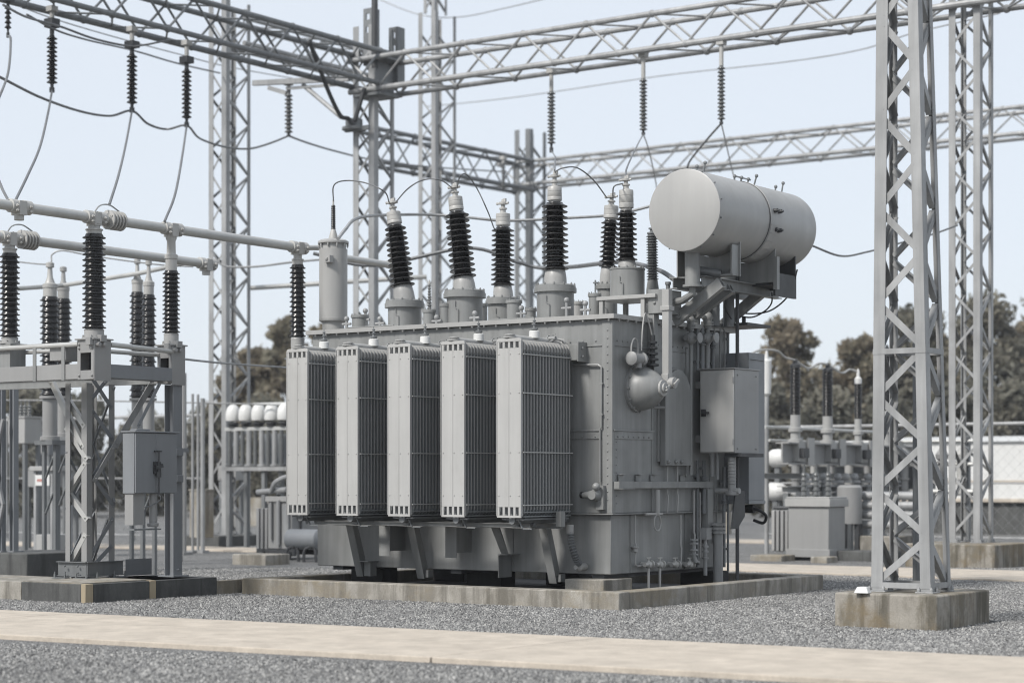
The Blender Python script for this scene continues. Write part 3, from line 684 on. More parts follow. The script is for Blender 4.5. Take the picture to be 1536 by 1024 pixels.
# arched cover and dome
m = MB(); y0, y1 = on_x(985, 600, 0).y, on_x(1033, 600, 0).y; zb, zt = on_x(1000, 698, 0).z, on_x(1005, 551, 0).z
def arch(y0, y1, zb, zt, k=12, rise=None):
    r = (y1-y0)/2; rr = rise or r*1.15; pts = [(y0, zb), (y1, zb)]
    for i in range(k+1): a = PI*i/k; pts.append(((y0+y1)/2 + r*math.cos(a), zt-rr + rr*math.sin(a)))
    return pts
m.extrude(V((.0005, 0, 0)), V((.03, 0, 0)), arch(y0+.0, y1, zb+.05, zt), Y, Z)
m.extrude(V((.0305, 0, 0)), V((.115, 0, 0)), arch(y0+.04, y1-.12, zb, zt-.03), Y, Z)
for k in (.1, .3, .45): q = V((.115, y0+k, zb+.05)); m.bolt(q, X, .028, .03)
part(m, 'arched_cover', 'grey', bevel=.006)
q = on_x(955, 583, 0); D = V((0, q.y, q.z)); dr = px_len(34, D)
m = MB(); m.lathe([(dr*1.04, 0), (dr*1.04, .04), (dr*.97, .045), (dr*.96, .10), (dr*.90, .18), (dr*.78, .26), (dr*.60, .33), (dr*.40, .385), (dr*.30, .40)], D, X, 40)
for i in range(12): a = 2*PI*i/12; m.bolt(D + V((.04, math.cos(a)*dr*.99, math.sin(a)*dr*.99)), X, .022, .02)
dome = part(m, 'valve_dome', 'grey')
m = MB(); m.lathe([(dr*.36, 0), (dr*.36, .03), (dr*.22, .035), (dr*.22, .06)], D + X*.39, X, 24); m.build('end_flange', M['cons'], dome)
m = MB(); m.bar(D + V((.47, -.03, -.05)), D + V((.47, .06, .035)), .035, .03); m.cyl(D + X*.44, D + X*.48, .025, 8); m.build('handle', M['grey'], dome)
m = MB(); m.cyl(D + V((.1, .0, -dr*.82)), D + V((.28, .24, -dr*.82)), .02, 8); m.build('drain_pipe', M['grey'], dome)
m = MB(); c = on_x(957, 538, .14); m.cyl(c - Y*.14 , c + Y*.14, .075, 18); m.lathe([(.075, 0), (.095, .005), (.095, .03), (.075, .035)], c + Y*.06, Y, 18); m.lathe([(.09, 0), (.09, .03), (.05, .05)], c - Y*.14, -Y, 16); m.cyl(c - Z*.12, c, .05, 12)
mo = part(m, 'oil_gauge', 'galv')
m = MB(); c2 = on_x(979, 550, .16)
for i in range(5): m.lathe([(.03, 0), (.085 - i*.006, .01), (.085 - i*.006, .035), (.03, .045)], c2 + Z*(.075*i), Z, 18)
m.cyl(c2, c2 + Z*.42, .035, 12); m.build('coil', M['dark'], mo)
m = MB(); t = [on_x(948, 545, .13), on_x(947, 520, .13), on_x(951, 508, .13), on_x(956, 512, .13), on_x(957, 530, .13)]; m.tube(curve(t, 6), .011, 8)
t = [on_x(962, 526, .16), on_x(964, 490, .14), on_x(968, 470, .10), on_x(975, 490, .14), on_x(980, 512, .16)]; m.tube(curve(t, 6), .010, 8); m.build('bent_tube', M['cons'], mo)
# lower shelf, small pipework
a_, b2 = on_x(925, 727, .06), on_x(1066, 727, .06)
m = MB(); m.box(.0005, .10, a_.y, b2.y, a_.z-.045, a_.z+.045); m.box(.0005, .16, a_.y-.0, a_.y+.30, a_.z-.055, a_.z-.0455)
for px in (934, 960, 982, 1026, 1050):
    y = on_x(px, 720, .05).y; m.box(.012, .03, y-.06, y+.06, a_.z+.046, a_.z+.13); m.box(.012, .07, y-.06, y+.06, a_.z+.13, a_.z+.14)
part(m, 'shelf_rail', 'grey', bevel=.003)
m = MB(); p, q = on_x(986, 734, .09), on_x(986, 770, .09); m.cyl(p, q, .035, 12); m.bar(q - Y*.30, q + Y*.12, .03, .03); c = q - Z*.12
m.tube([c + V((0, math.sin(a)*.09, math.cos(a)*.11)) for a in [2*PI*i/16 for i in range(17)]], .012, 8); part(m, 'lifting_hook', 'cons')
m = MB()
for px, t, b2, r, ex in ((1001, 699, 768, .011, .04), (1016, 699, 768, .013, .04), (1041, 735, 840, .014, .05), (1050, 738, 836, .012, .05), (1021, 772, 850, .013, .02), (953, 772, 842, .010, 0)):
    p, q = on_x(px, t, ex), on_x(px, b2, ex); m.tube([p, p.lerp(q, .6), p.lerp(q, .63)+X*.012, q], r, 8)
q = on_x(953, 842, 0); m.tube([q, q - Z*.04, q - Z*.06 + Y*.05, on_x(966, 848, 0)], .014, 8); m.lathe([(.01, 0), (.035, .01), (.035, .06), (.05, .065), (.05, .08), (.01, .09)], q + Z*.12, Z, 12)
part(m, 'small_pipe', 'cons')
for px in (967, 984, 1007, 1029):
    q = on_x(px, 846, 0); m = MB(); m.cyl(q - X*.05, q + X*.10, .035, 12); m.ball(q + X*.06, .05); m.cyl(q + X*.06 - Y*.10, q + X*.06 + Y*.10, .03, 10); m.lathe([(.055, 0), (.055, .02)], q + X*.06 + Y*.06, Y, 12); m.cyl(q + X*.06, q + X*.06 + Z*.09, .012, 8); m.bar(q + V((.06, -.06, .09)), q + V((.06, .06, .09)), .014, .014)
    if px < 1000: m.cyl(V((.06, q.y, .04)), q + X*.06, .018, 8)
    part(m, 'sample_valve', 'cap')
m = MB(); p, q = on_x(1077, 786, .16), on_x(1077, 864, .16); r = px_len(7.5, p)
m.cyl(V((.16, p.y, .06)), p, r, 18)
for z in (0, .06, .11): m.lathe([(r, -.02), (r*1.5, -.018), (r*1.5, .018), (r, .02)], p - Z*z, Z, 18)
p2 = on_x(1041, 820, .10)
for z in (0, .05, .14, .2): m.lathe([(.02, -.012), (.06, -.01), (.06, .01), (.02, .012)], p2 + Z*(.1-z), Z, 14)
m.tube([p2 + Z*.1, p2 - Z*.12, p2 - Z*.2 + X*.03, p2 - Z*.22 + Y*.12], .03, 10)
p3 = on_x(1058, 830, .10)
for z in (.1, .03, -.06): m.lathe([(.02, -.015), (.05, -.013), (.05, .013), (.02, .015)], p3 + Z*z, Z, 14)
m.cyl(p3 - Z*.3, p3 + Z*.2, .028, 10); m.box(.02, .16, p3.y-.07, p3.y+.07, p3.z+.2, p3.z+.36)
part(m, 'drain_pipe', 'galv')
m = MB(); p, q = on_x(1064, 765, .08), on_x(1064, 815, .08); m.box(.0, .10, p.y-.07, p.y+.07, q.z, p.z+.3); part(m, 'cable_duct', 'grey', bevel=.004)

# ---- control cabinet
cx1 = .66; pc = on_x(1101, 600, cx1); cy0 = pc.y; zt, zb = on_x(1101, 553, cx1).z, on_x(1101, 679, cx1).z; cx0 = on_y(1049, 600, cy0).x; cy1 = on_x(1138, 600, cx1).y
m = MB(); m.box(cx0, cx1, cy0+.025, cy1, zb, zt); m.box(cx0-.015, cx1+.015, cy0-.01, cy1+.02, zt+.0005, zt+.018)
m.box(cx0-.3, cx0-.001, cy0+.1, cy0+.2, zb+.15, zb+.25); m.box(cx0-.3, cx0-.001, cy0+.1, cy0+.2, zt-.25, zt-.15)
for z in (zb+.06, zt-.08):
    for y in (cy0+.1, cy1-.08): m.bolt(V((cx1, y, z)), X, .014, .008)
cabn = part(m, 'control_cabinet', 'cab', bevel=.006)
m = MB(); m.box(cx0+.012, cx1-.004, cy0, cy0+.024, zb+.012, zt-.012); dr_ = m.build('door', M['panel'], cabn, .006)
m = MB(); q = V((cx0+.07, cy0, (zb+zt)/2-.02)); m.box(q.x-.035, q.x+.035, cy0-.02, cy0-.0005, q.z-.05, q.z+.05); m.bar(q + V((-.01, -.035, 0)), q + V((.10, -.035, 0)), .02, .03); m.cyl(q - Y*.04, q, .025, 10); m.build('handle', M['dark'], cabn)
m = MB()
for z in (zb+.15, zt-.15): m.cyl(V((cx1-.01, cy0-.006, z-.04)), V((cx1-.01, cy0-.006, z+.04)), .012, 8)
m.build('hinge', M['galv'], cabn)
m = MB(); m.box(cx1-.2, cx1+.05, cy0+.1, cy1+.05, zb-.05, zb-.001); m.build('sill', M['dark'], cabn)
m = MB(); p = V((cx1-.12, cy0+.16, zb)); m.cyl(p, p - Z*.55, .055, 16)
for k in range(9): m.lathe([(.05, -.008), (.064, 0), (.05, .008)], p - Z*(.06+k*.045), Z, 16)
m.lathe([(.05, 0), (.09, .005), (.09, .05), (.05, .055)], p - Z*.58, Z, 16); m.cyl(p - Z*.52 - X*.25, p - Z*.52 + X*.12, .04, 12)
p = V((cx0+.14, cy0+.12, zb)); m.cyl(p, p - Z*.32, .028, 10); m.cyl(p + X*.08, p + X*.08 - Z*.36, .022, 10); m.cyl(p - Z*.03, p, .05, 12)
m.build('gland_pipe', M['galv'], cabn)
m = MB(); p = V((cx1-.1, cy0+.2, zb-.62)); m.extrude(p, p + X*.02, [(0, .1), (.26, .1), (.26, -.25), (.05, -.42), (-.12, -.42)], Y, Z); part(m, 'bent_guard', 'dark')
# tall box on the rear corner
q = on_x(1147, 640, .40); zt, zb = on_x(1147, 531, .40).z, on_x(1147, 750, .40).z
m = MB(); m.box(-.4, .40, 2.98, q.y, zb, zt); m.box(-.41, .41, 2.97, q.y+.01, zb-.05, zb-.001); m.box(.401, .42, 3.02, q.y-.04, zt-.1, zt-.09); part(m, 'rear_cubicle', 'cab2', bevel=.01)
m = MB(); c = V((.3, q.y-.2, zb-.12)); m.tube(curve([c, c + V((.12, .0, -.02)), c + V((.2, .05, -.1)), c + V((.14, .08, -.2)), c + V((0, .05, -.16))], 6), .022, 8); m.cyl(c - X*.1, c + X*.04, .06, 12); part(m, 'earth_lead', 'black')
m = MB(); m.box(-.3, .42, 2.9, 3.6, LZ+.02, LZ+.06); m.cyl(V((.2, 3.2, LZ+.06)), V((.2, 3.2, LZ+.16)), .03, 8); part(m, 'rear_ledge', 'dark')
# loose cables slung under the drum
m = MB()
for pts in ([(1196, 404, .9, 3.3), (1185, 440, .9, 3.3), (1155, 466, .85, 3.2), (1118, 470, .7, 3.1), (1106, 462, .6, 3.0)], [(1158, 438, .8, 3.2), (1157, 455, .8, 3.2), (1145, 468, .8, 3.2), (1125, 476, .7, 3.1), (1100, 470, .6, 3.0), (1090, 455, .6, 2.8)], [(1090, 440, .6, 2.4), (1088, 462, .6, 2.4), (1097, 478, .6, 2.6)]):
    m.tube(curve([on_y(px, py, y) for px, py, x, y in pts], 8), .011, 6)
q = on_y(1158, 436, 3.2); m.cyl(q, q + Z*.08, .035, 8)
part(m, 'slung_cable', 'black')
# ================================================================ LATTICE TOWERS
def corner(b, t, k): return b[k], t[k]
def lattice_tower(name, label, foot, top, leg, pitch, t=.010, brace=.06, mat='galv', z_first=None, group=None, cat='lattice tower', horiz=(), plates=True, per_brace=False):
    """foot/top: four corners (near, left, back, right) at the base and the top.  Angle-iron legs, zigzag bracing on all faces"""
    c = sum((p for p in foot), V((0, 0, 0))) / 4
    root = thing(name, label, cat, c, group)
    dirs = {0: (-X, Y), 1: (X, Y), 2: (X, -Y), 3: (-X, -Y)}
    lw = leg if isinstance(leg, tuple) else (leg, leg, leg*.62, leg*.7)
    per_brace = True
    for k in range(4):
        m = MB(); A, B = dirs[k]; leg = lw[k]; m.ell(foot[k], top[k], leg, t, A, B)
        if plates: m.cbox(foot[k] + A*leg*.5 + B*leg*.5 - Z*.008, leg*1.7, leg*1.7, .016); [m.bolt(foot[k] + A*leg*.5 + B*leg*.5 + V((i*leg*.6, j*leg*.6, 0)), Z, .02, .03) for i in (-1, 1) for j in (-1, 1)]
        m.build('leg', M[mat], root, .003 if per_brace else 0)
    H = top[0].z - foot[0].z; n = int(H / pitch)
    faces = ((0, 1, -Y), (1, 2, -X), (2, 3, Y), (3, 0, X))
    for fi, (i, j, nrm) in enumerate(faces):
        m = MB(); zz = z_first or pitch*.1; up = True
        q = lambda k, z: foot[k].lerp(top[k], min(z / H, 1))
        off = nrm * -.012
        z = zz; a, b = (j, i) if fi != 3 else (i, j)
        while z < H - pitch*.3:
            for (k0, z0), (k1, z1) in (((a, z), (b, z+pitch*.5)), ((b, z+pitch*.5), (a, z+pitch))):
                if z1 > H: continue
                p0, p1 = q(k0, z0 + .03), q(k1, z1 - .03)
                for P in (p0, p1): pass
                cen = (q(0, z0) + q(2, z0)) / 2
                ins = lambda P: P + (dirs[0][0]*0)
                # start at the middle of each leg's flange
                s0 = dirs[k0][0 if fi in (0, 2) else 1] * lw[k0]*.5; s1 = dirs[k1][0 if fi in (0, 2) else 1] * lw[k1]*.5
                p0 = p0 + s0 + off - nrm*t*.6; p1 = p1 + s1 + off - nrm*t*.6
                d = (p1-p0).normalized(); side = nrm.cross(d)
                mm = MB() if per_brace else m
                mm.extrude(p0, p1, [(-brace/2, 0), (brace/2, 0), (brace/2, -brace*.9), (brace/2-.008, -brace*.9), (brace/2-.008, -.008), (-brace/2, -.008)], side, nrm)
                if per_brace:
                    for P, s in ((p0, 1), (p1, -1)): mm.bolt(P + d*s*.04, nrm, .013, .014)
                    mm.build('brace', M[mat], root)
            z += pitch
        for z in horiz:
            p0, p1 = q(i, z) + off*1.2, q(j, z) + off*1.2; m = MB(); m.bar(p0, p1, brace*.5, brace*.8); m.build('strut', M[mat], root)
    return root
def rect4(near, wx, wy, z=None):
    """near corner (towards the eye: +x, -y), wx to the left, wy to the back"""
    n = V(near);
    if z is not None: n.z = z
    return [n, n - X*wx, n - X*wx + Y*wy, n + Y*wy]
def block(name, label, near, wx, wy, h, mat, cat='foundation block', bev=.02):
    m = MB(); m.box(near.x-wx, near.x, near.y, near.y+wy, -.15, h)
    o = m.build(name, M[mat], None, bev, origin=(near.x-wx/2, near.y+wy/2, 0)); tag(o, label, cat); return o
# near right tower on its block
nb = gp(1405, 21.2); block('foundation_block', 'square stained concrete block under the near lattice tower on the right', nb, 1.19, 1.48, .377, 'bconc')
n0 = gp(1396, 21.62, .393)
ft = rect4(n0, .70, .56); cen = (ft[0]+ft[2])/2; k = .48
tz = 11.6; lean = RT*-.13
tp = [cen + (p-cen)*k + lean for p in ft]; tp = [V((p.x, p.y, tz)) for p in tp]
lattice_tower('lattice_tower', 'nearest bright galvanised lattice tower, standing on the square stained block at the right', ft, tp, (.122, .138, .075, .08), 1.03, .012, .075, z_first=.07, horiz=(.06, 2.62), per_brace=True)
m = MB(); q = gp(1294, 21.7, .377); m.extrude(q, q + V((.0, 0, .07)), [(-.08, -.07), (.09, -.05), (.08, .07), (-.06, .06)], X, Y, scale1=.6)
tag(m.build('marker_stone', M['white'], bevel=.008), 'small white marker stone at the left foot of the near tower', 'marker')
m = MB(); q = gp(1375, 22.6, .377); m.cyl(q, V((q.x, q.y, 3.2)), .045, 10); m.cyl(V((q.x, q.y, 3.2)), V((q.x, q.y, 4.35)), .03, 8)
for z in (2.1, 2.2, 3.2): m.lathe([(.045, 0), (.07, .01), (.07, .05), (.045, .06)], V((q.x, q.y, z)), Z, 10)
tag(m.build('conduit_pipe', M['galvd']), 'thin steel riser pipe inside the near lattice tower', 'pipe')
# far towers and gantry
def gantry_tower(label, px_near, d, wl, wr, z1, leg=.13, base_h=.0, pitch=1.15, mat='galv', brace=.05, z0=None, **kw):
    n = gp(px_near, d, z0 if z0 is not None else .016)
    return lattice_tower('lattice_tower', label, rect4(n, wl, wr), rect4(n, wl, wr, z1), leg, pitch, .014, brace, mat, **kw), n
# right rear tower
nb = gp(1468, 37.0); block('foundation_block', 'wide dark concrete block under the rear tower at the right edge', V((nb.x+.55, nb.y-.6, 0)), 1.75, 1.9, .43, 'bconc')
T_R, nR = gantry_tower('rear lattice tower at the right edge, carrying the end of the high truss beam', 1470, 37.3, .62, .66, 11.5, .135, z0=.446)
T_C, nC = gantry_tower('tall lattice tower behind the transformer where the two high truss beams meet', 561, 45.6, .62, .74, 12.0, .165, pitch=1.2)
nb = gp(338, 48.6); block('foundation_block', 'low dark block under the lattice tower at the left rear', V((nb.x+.25, nb.y-.5, 0)), 1.3, 1.7, .26, 'dconc')
T_L, nL = gantry_tower('slim lattice tower at the left rear, beside the row of white domes', 339, 49.0, .58, .88, 13.4, .155, z0=.276, pitch=1.25)
T_M, nM = gantry_tower('lattice tower with a narrow top stage, behind the black bushings', 653, 57.5, .62, 1.0, 15.1, .15, pitch=1.25)
n = nM + V((-.12, .12, 0)); n.z = 15.1; lattice_tower('lattice_mast', 'narrow top stage above the tower behind the bushings', rect4(n, .40, .6), rect4(n, .40, .6, 17.8), .12, .9, plates=False, cat='mast')
T_F, nF = gantry_tower('farthest lattice tower, low and blurred, between the tall bushings', 795, 66.0, .62, .95, 13.2, .19, pitch=1.2, mat='galvd')
# details of the centre tower: holed head plates, mast and struts
m = MB()
for q, z in ((V((nC.x-.25, nC.y+.1, 0)), 12.4), (V((nC.x, nC.y+.72, 0)), 12.05)):
    m.box(q.x-.13, q.x-.055, q.y-.02, q.y+.02, z-1.3, z); m.box(q.x+.055, q.x+.13, q.y-.02, q.y+.02, z-1.3, z); m.box(q.x+.09, q.x+.13, q.y+.0205, q.y+.25, z-1.3, z)
    for za, zb_ in ((z-.12, z), (z-.42, z-.26), (z-1.3, z-.56)): m.box(q.x-.0545, q.x+.0545, q.y-.02, q.y+.02, za, zb_)
m.build('head_plate', M['galvd'], T_C)
m = MB(); m.cyl(V((nC.x-.02, nC.y+.05, 11.0)), V((nC.x-.02, nC.y+.05, 14.6)), .075, 10); m.build('mast', M['dark'], T_C)
m = MB(); m.cbox(V((nC.x-.1, nC.y+.3, 11.22)), .8, .8, .05); m.cbox(V((nC.x-.1, nC.y+.2, 10.38)), .8, .7, .06); m.cbox(V((nC.x+.02, nC.y+.35, 10.8)), .02, .70, .7)
m.build('gusset', M['galvd'], T_C)
m = MB(); d0 = 45.5
m.tube(curve([at(464, 62, 43.5), at(482, 110, 44.3), at(496, 145, 44.8), at(511, 174, 45.2), at(522, 178, d0), at(531, 188, d0)], 6), .05, 8); m.tube([at(547, 132, d0), at(532, 182, d0)], .05, 8); m.build('stay_rod', M['dark'], T_C)
m = MB(); c = at(531, 194, 45.7); m.cyl(c, c + Z*.22, .20, 12); m.cyl(c - Z*.02, c + Z*.04, .28, 12); m.bar(c + X*-.25, c + X*.45, .08, .1); m.build('clamp', M['galvd'], T_C)
m = MB(); p0, p1 = at(380, 125, 47.6), at(524, 118, 46.2); m.bar(p0, p1, .10, .12); m.bar(at(430, 133, 47.2), at(522, 126, 46.2), .06, .06); m.tube([at(455, 128, 47), at(512, 176, 46.2)], .06, 8); m.bar(at(403, 132, 47.4), at(430, 140, 47.2), .1, .1); m.build('side_arm', M['galv'], T_C)
# ---- truss beams
def truss(label, A, B, wid, w, h, period, r0, r1, mat='galv', phase=0., group=None):
    """A->B runs along the near lower chord; w = offset of the far face, h = depth"""
    root = thing('truss_beam', label, 'truss beam', (A+B)/2, group)
    L = (B-A).length; u = (B-A)/L
    ch = {}
    for nm, o, r in (('a', V((0, 0, 0)), r0), ('b', w, r0*.85), ('c', Z*h, r0*.9), ('d', w + Z*h, r0*.9)):
        m = MB(); m.tube([A+o, B+o], r, 10); m.build('chord', M[mat], root)
    for o in (V((0, 0, 0)), w):
        s = phase
        while s < L - .2:
            a = A + u*s + Z*h; b = A + u*min(s + period/2, L); c = A + u*min(s+period, L) + Z*h
            m = MB(); m.tube([a+o, b+o], r1, 6); m.ball(b+o, r0*1.25, 8); m.build('web_bar', M[mat], root)
            m = MB(); m.tube([b+o, c+o], r1, 6); m.ball(a+o, r0*1.2, 8); m.build('web_bar', M[mat], root)
            s += period
    for o in (V((0, 0, 0)), Z*h):
        s = phase
        while s < L - .2:
            a, b = A + u*s + o, A + u*min(s+period/2, L) + w + o
            m = MB(); m.tube([a, b], r1*.8, 6); m.build('cross_bar', M[mat], root); m = MB(); m.tube([b, A + u*min(s+period, L) + o], r1*.8, 6); m.build('cross_bar', M[mat], root); s += period
    return root
BZ0 = 10.5
A = V((nC.x+.02, nC.y-.06, BZ0)); B = V((nR.x+5.5, nC.y-.06, BZ0)); B.y = A.y
A1 = V((A.x-.7, A.y, BZ0))
truss('long high truss beam running right from the tower behind the transformer', A1, B, 0, Y*.86, .72, 1.62, .066, .026)
A = V((nC.x-.62, nC.y+.6, BZ0+.12)); B = V((nC.x-.62, nC.y-17.5, BZ0+.12))
truss('high truss beam coming toward the upper left corner, carrying the dark strings', A, B, 0, X*.80, .74, 1.5, .066, .026, 'galvd', phase=.6)  # darker steel colour stands in for the shaded side of this beam
p = gp(838, 65.5); A = V((nF.x-1.2, nF.y-.1, 11.35)); B = V((A.x+24, A.y, 11.35))
truss('distant truss beam crossing behind the drum at mid height', A, B, 0, Y*.9, .75, 1.75, .066, .026)
p, q = gp(566, 59.5, 11.1), gp(800, 65.5, 11.1); u = (q-p).normalized()
truss('distant truss beam slanting back from the centre tower to the farthest tower', p, q, 0, Z.cross(u)*.8, .95, 1.7, .075, .026, 'galvd')

A, B = at(366, 62, 49.2), at(560, 112, 53.3); A.z = B.z = 12.35; u = (B-A).normalized(); truss('paler distant truss beam slanting between the slim left tower and the centre tower', A, B, 0, Z.cross(u)*.7, .62, 1.5, .06, .024)

# ================================================================ INSULATOR STRINGS
def string_insulator(label, px, y_hang, y_disc0, y_disc1, d, rpx=8, n=11, block_h=0, light=True, group='insulator strings hanging from the truss beams', mat='porc', end=8, hz=10.58):
    P = at(px, y_hang, d); k = d / FOC; P.z = hz
    t0, t1 = at(px, y_disc0, d), at(px, y_disc1, d)
    root = thing('suspension_insulator', label, 'insulator', (P.x, P.y, t1.z), group)
    m = MB(); m.lathe(sheds(n, t0.z - t1.z, rpx*k, rpx*k, .5), t1, Z, 24); m.build('disc_column', M[mat], root)
    m = MB(); m.cyl(V((P.x, P.y, t0.z + (block_h*k))), P, .045, 10); m.cbox(V((P.x, P.y, P.z-.02)), .16, .16, .10); m.build('hanger', M['cap' if light else 'galvd'], root)
    m = MB(); e = block_h*k
    if block_h: m.cbox(V((P.x, P.y, t0.z + e*.72)), rpx*2.2*k, .2, e*.5); m.cyl(t0, t0 + Z*e*.5, rpx*k*.42, 10)
    else: m.cyl(t0, t0 + Z*.08, rpx*k*.5, 10)
    m.build('top_yoke', M['dark'], root)
    m = MB(); m.cyl(t1 - Z*end*k, t1, rpx*k*.32, 10); m.cyl(t1 - Z*end*k*1.6, t1 - Z*end*k*.7, rpx*k*.5, 10); m.build('end_clamp', M['dark'], root)
    return t1 - Z*end*k*1.3
def lb_depth(px):       # depth of the left beam's near lower chord under a pixel column
    s = sight(px, 720); return (nC.x - .25 - EYE.x) / s.x if abs(s.x) > 1e-6 else 40
S = []
S.append(string_insulator('dark string hanging in the far upper left corner, discs cut by nothing, cable curling down', 12, -20, 8, 44, 36.6, 5, 5, 10))
S.append(string_insulator('dark disc string second from the left, with a long slim top fitting', 78, 8, 54, 126, lb_depth(78), 8, 11, 26))
S.append(string_insulator('dark disc string in the middle of the left beam, wire joint below it', 198, 30, 81, 156, lb_depth(198), 8, 11, 19))
S.append(string_insulator('dark disc string nearest the slim left rear tower', 280, 58, 104, 178, lb_depth(280), 7.5, 11, 19))
S.append(string_insulator('blurred grey disc string on the side arm left of the centre tower', 433, 124, 140, 200, 47.2, 6.2, 10, 0, True, mat='porcg', end=3, hz=at(433, 124, 47.2).z))
S.append(string_insulator('grey disc string above the upright bushing, first under the right beam', 827, 110, 137, 216, 43.2, 6.2, 14, 0, mat='porcg', hz=10.45))
S.append(string_insulator('grey disc string in the middle of the right beam, left of the drum', 965, 92, 118, 196, 41.6, 6, 14, 0, mat='porcg', end=4, hz=10.45))
S.append(string_insulator('grey disc string above the drum, last one before the near tower', 1082, 74, 99, 180, 40.4, 6, 14, 0, mat='porcg', end=4, hz=10.45))
S.append(string_insulator('tiny far string under the slanting rear beam', 755, 236, 244, 280, 62, 3.5, 8, 0, mat='porcg', end=3, hz=at(755, 236, 62).z))

# ================================================================ BUS SUPPORT AT THE LEFT
xB, yB, yC, yD = -5.883, -3.52, -2.09, .55
ZP = 3.47
def post_insulator(label, base, r0, r1, z_flange, z_s0, z_s1, z_top, n, mat='porc', group='black post insulators under the busbars', r_base=None, name='post_insulator'):
    root = thing(name, label, 'insulator', base, group); b = V(base); rb = r_base or r0*.82
    m = MB(); h = z_s0 - b.z; m.lathe([(rb*1.25, 0), (rb*1.25, .02), (rb, .022), (rb, h*.88), (rb*1.05, h*.9), (rb*.95, h)], b, Z, 26)
    for i in range(6): a = PI/3*i; m.bolt(b + V((math.cos(a)*rb*1.13, math.sin(a)*rb*1.13, .02)), Z, .014, .02)
    m.build('base_flange', M['cons'], root)
    m = MB(); m.lathe(sheds(n, z_s1 - z_s0, r0, r1, .72), V((b.x, b.y, z_s0)), Z, 32); m.build('porcelain', M[mat], root)
    m = MB(); h = z_top - z_s1; r = r1*.66; m.lathe([(r, -.01), (r, h*.3), (r*1.15, h*.32), (r*1.15, h*.42), (r*.8, h*.46), (r*.75, h*.8), (r*.95, h*.85), (r*.95, h)], V((b.x, b.y, z_s1)), Z, 22); m.build('top_cap', M['cap'], root)
    return root
zs = lambda py, p: 1.6 - (py - HY) * (p - EYE).dot(FW) / FOC
pB = V((xB, yB, 0)); pC = V((xB, yC, 0)); pD = V((xB, yD, 0)); pA = V((xB-1.66, yB, 0))
zbus1 = 5.07; zbus2 = 4.93
post_insulator('tallest black post insulator, on the platform corner under the upper busbar', (xB, yB, ZP), px_len(18, pB), px_len(17.5, pB), 0, zs(494, pB), zs(351, pB), zbus1-.06, 17)
post_insulator('slimmer black post insulator on the right end of the platform', (xB, yC, ZP), px_len(13.5, pC), px_len(13, pC), 0, zs(500, pC), zs(406, pC), zbus1-.06, 14)
post_insulator('black post insulator at the left edge of the picture, under the lower busbar', (pA.x, pA.y, ZP), px_len(15, pA), px_len(15, pA), 0, zs(506, pA), zs(380, pA), zbus2-.06, 16)
rD = post_insulator('black post insulator left of the radiators, at the far end of the upper busbar', (xB, yD, 3.42), px_len(12.5, pD), px_len(12, pD), 0, zs(506, pD), zs(397, pD), zbus1-.06, 15)
def steel_post(name, label, p, h, z0=0, w=.16, cat='steel post', mat='galvd'):
    m = MB(); q = V(p); m.ibeam(V((q.x, q.y, z0)), V((q.x, q.y, h)), w, w, .012, X); m.cbox(V((q.x, q.y, z0+.01)), w*1.8, w*1.8, .02); m.cbox(V((q.x, q.y, h+.01)), w*1.8, w*1.8, .02)
    o = m.build(name, M[mat]); tag(o, label, cat); return o
m = MB(); m.box(xB-.14, xB+.14, yD-.14, yD+.14, 3.40, 3.4195); m.box(xB-.10, xB+.10, yD-.10, yD+.10, 2.7, 3.3995); m.box(xB+.1005, TX0-.0005, yD-.07, yD+.07, 2.75, 2.95); m.box(xB+.1005, TX0-.0005, yD-.05, yD+.05, 3.2, 3.3); part(m, 'insulator_arm', 'cab2', bevel=.004)
# bus tubes
def bus(label, A, B, r, clamps, group=None, flex=()):
    root = thing('busbar', label, 'busbar', (A+B)/2, 'aluminium busbars at the left')
    m = MB(); m.tube([A, B], r, 18); m.build('tube', M['alu'], root)
    u = (B-A).normalized()
    for s in clamps:
        c = A + u*s; m = MB()
        m.lathe([(r*1.02, -.16), (r*1.35, -.155), (r*1.35, -.05), (r*1.02, -.045)], c, u, 18); m.lathe([(r*1.02, .05), (r*1.4, .055), (r*1.4, .17), (r*1.02, .175)], c, u, 18)
        m.cbox(c - Z*.02, r*2.6, .12, r*2.7); m.cyl(c - Z*r*2.6, c - Z*r, r*.95, 14)
        for k in (-.11, .11):
            m.bolt(c + u*k + X*r*1.35, X, .022, .03); m.bolt(c + u*k + X*r*1.2 - Z*.06, X, .018, .03)
        m.build('clamp', M['cap'], root)
    for s in flex:
        c = A + u*s; m = MB()
        for k in range(5): m.lathe([(r*1.1, -.012), (r*2.0, -.008), (r*2.0, .012), (r*1.1, .016)], c + u*k*.055, u, 18)
        m.cyl(c - u*.03, c + u*.27, r*1.25, 16)
        for an in range(4): a = PI/2*an + .5; o = V((math.cos(a)*r*1.5, 0, math.sin(a)*r*1.5)); m.cyl(c + o - u*.02, c + o + u*.26, .012, 6)
        m.build('expansion_joint', M['cap'], root)
        m = MB(); m.tube(curve([c - u*.25 + Z*r, c - u*.15 + Z*.17, c + u*.02 + Z*.2, c + u*.2 + Z*r*2], 6), .010, 6); m.build('bonding_loop', M['galv'], root)
    return root
yE = on_x(316, 393, pA.x).y
bus('upper aluminium busbar with an expansion joint, over the tallest insulator', V((xB, yB-3.2, zbus1+.01)), V((xB, yD+.02, zbus1)), .066, (3.2-1.28, 3.2, 3.2+yC-yB, 3.2+yD-yB), flex=(3.45,))
bus('lower aluminium busbar ending in mid air beside the slim left tower', V((pA.x, yB-1.2, zbus2)), V((pA.x, yE, zbus2-.02)), .066, (1.2, yE-yB+1.1), flex=(1.40,))
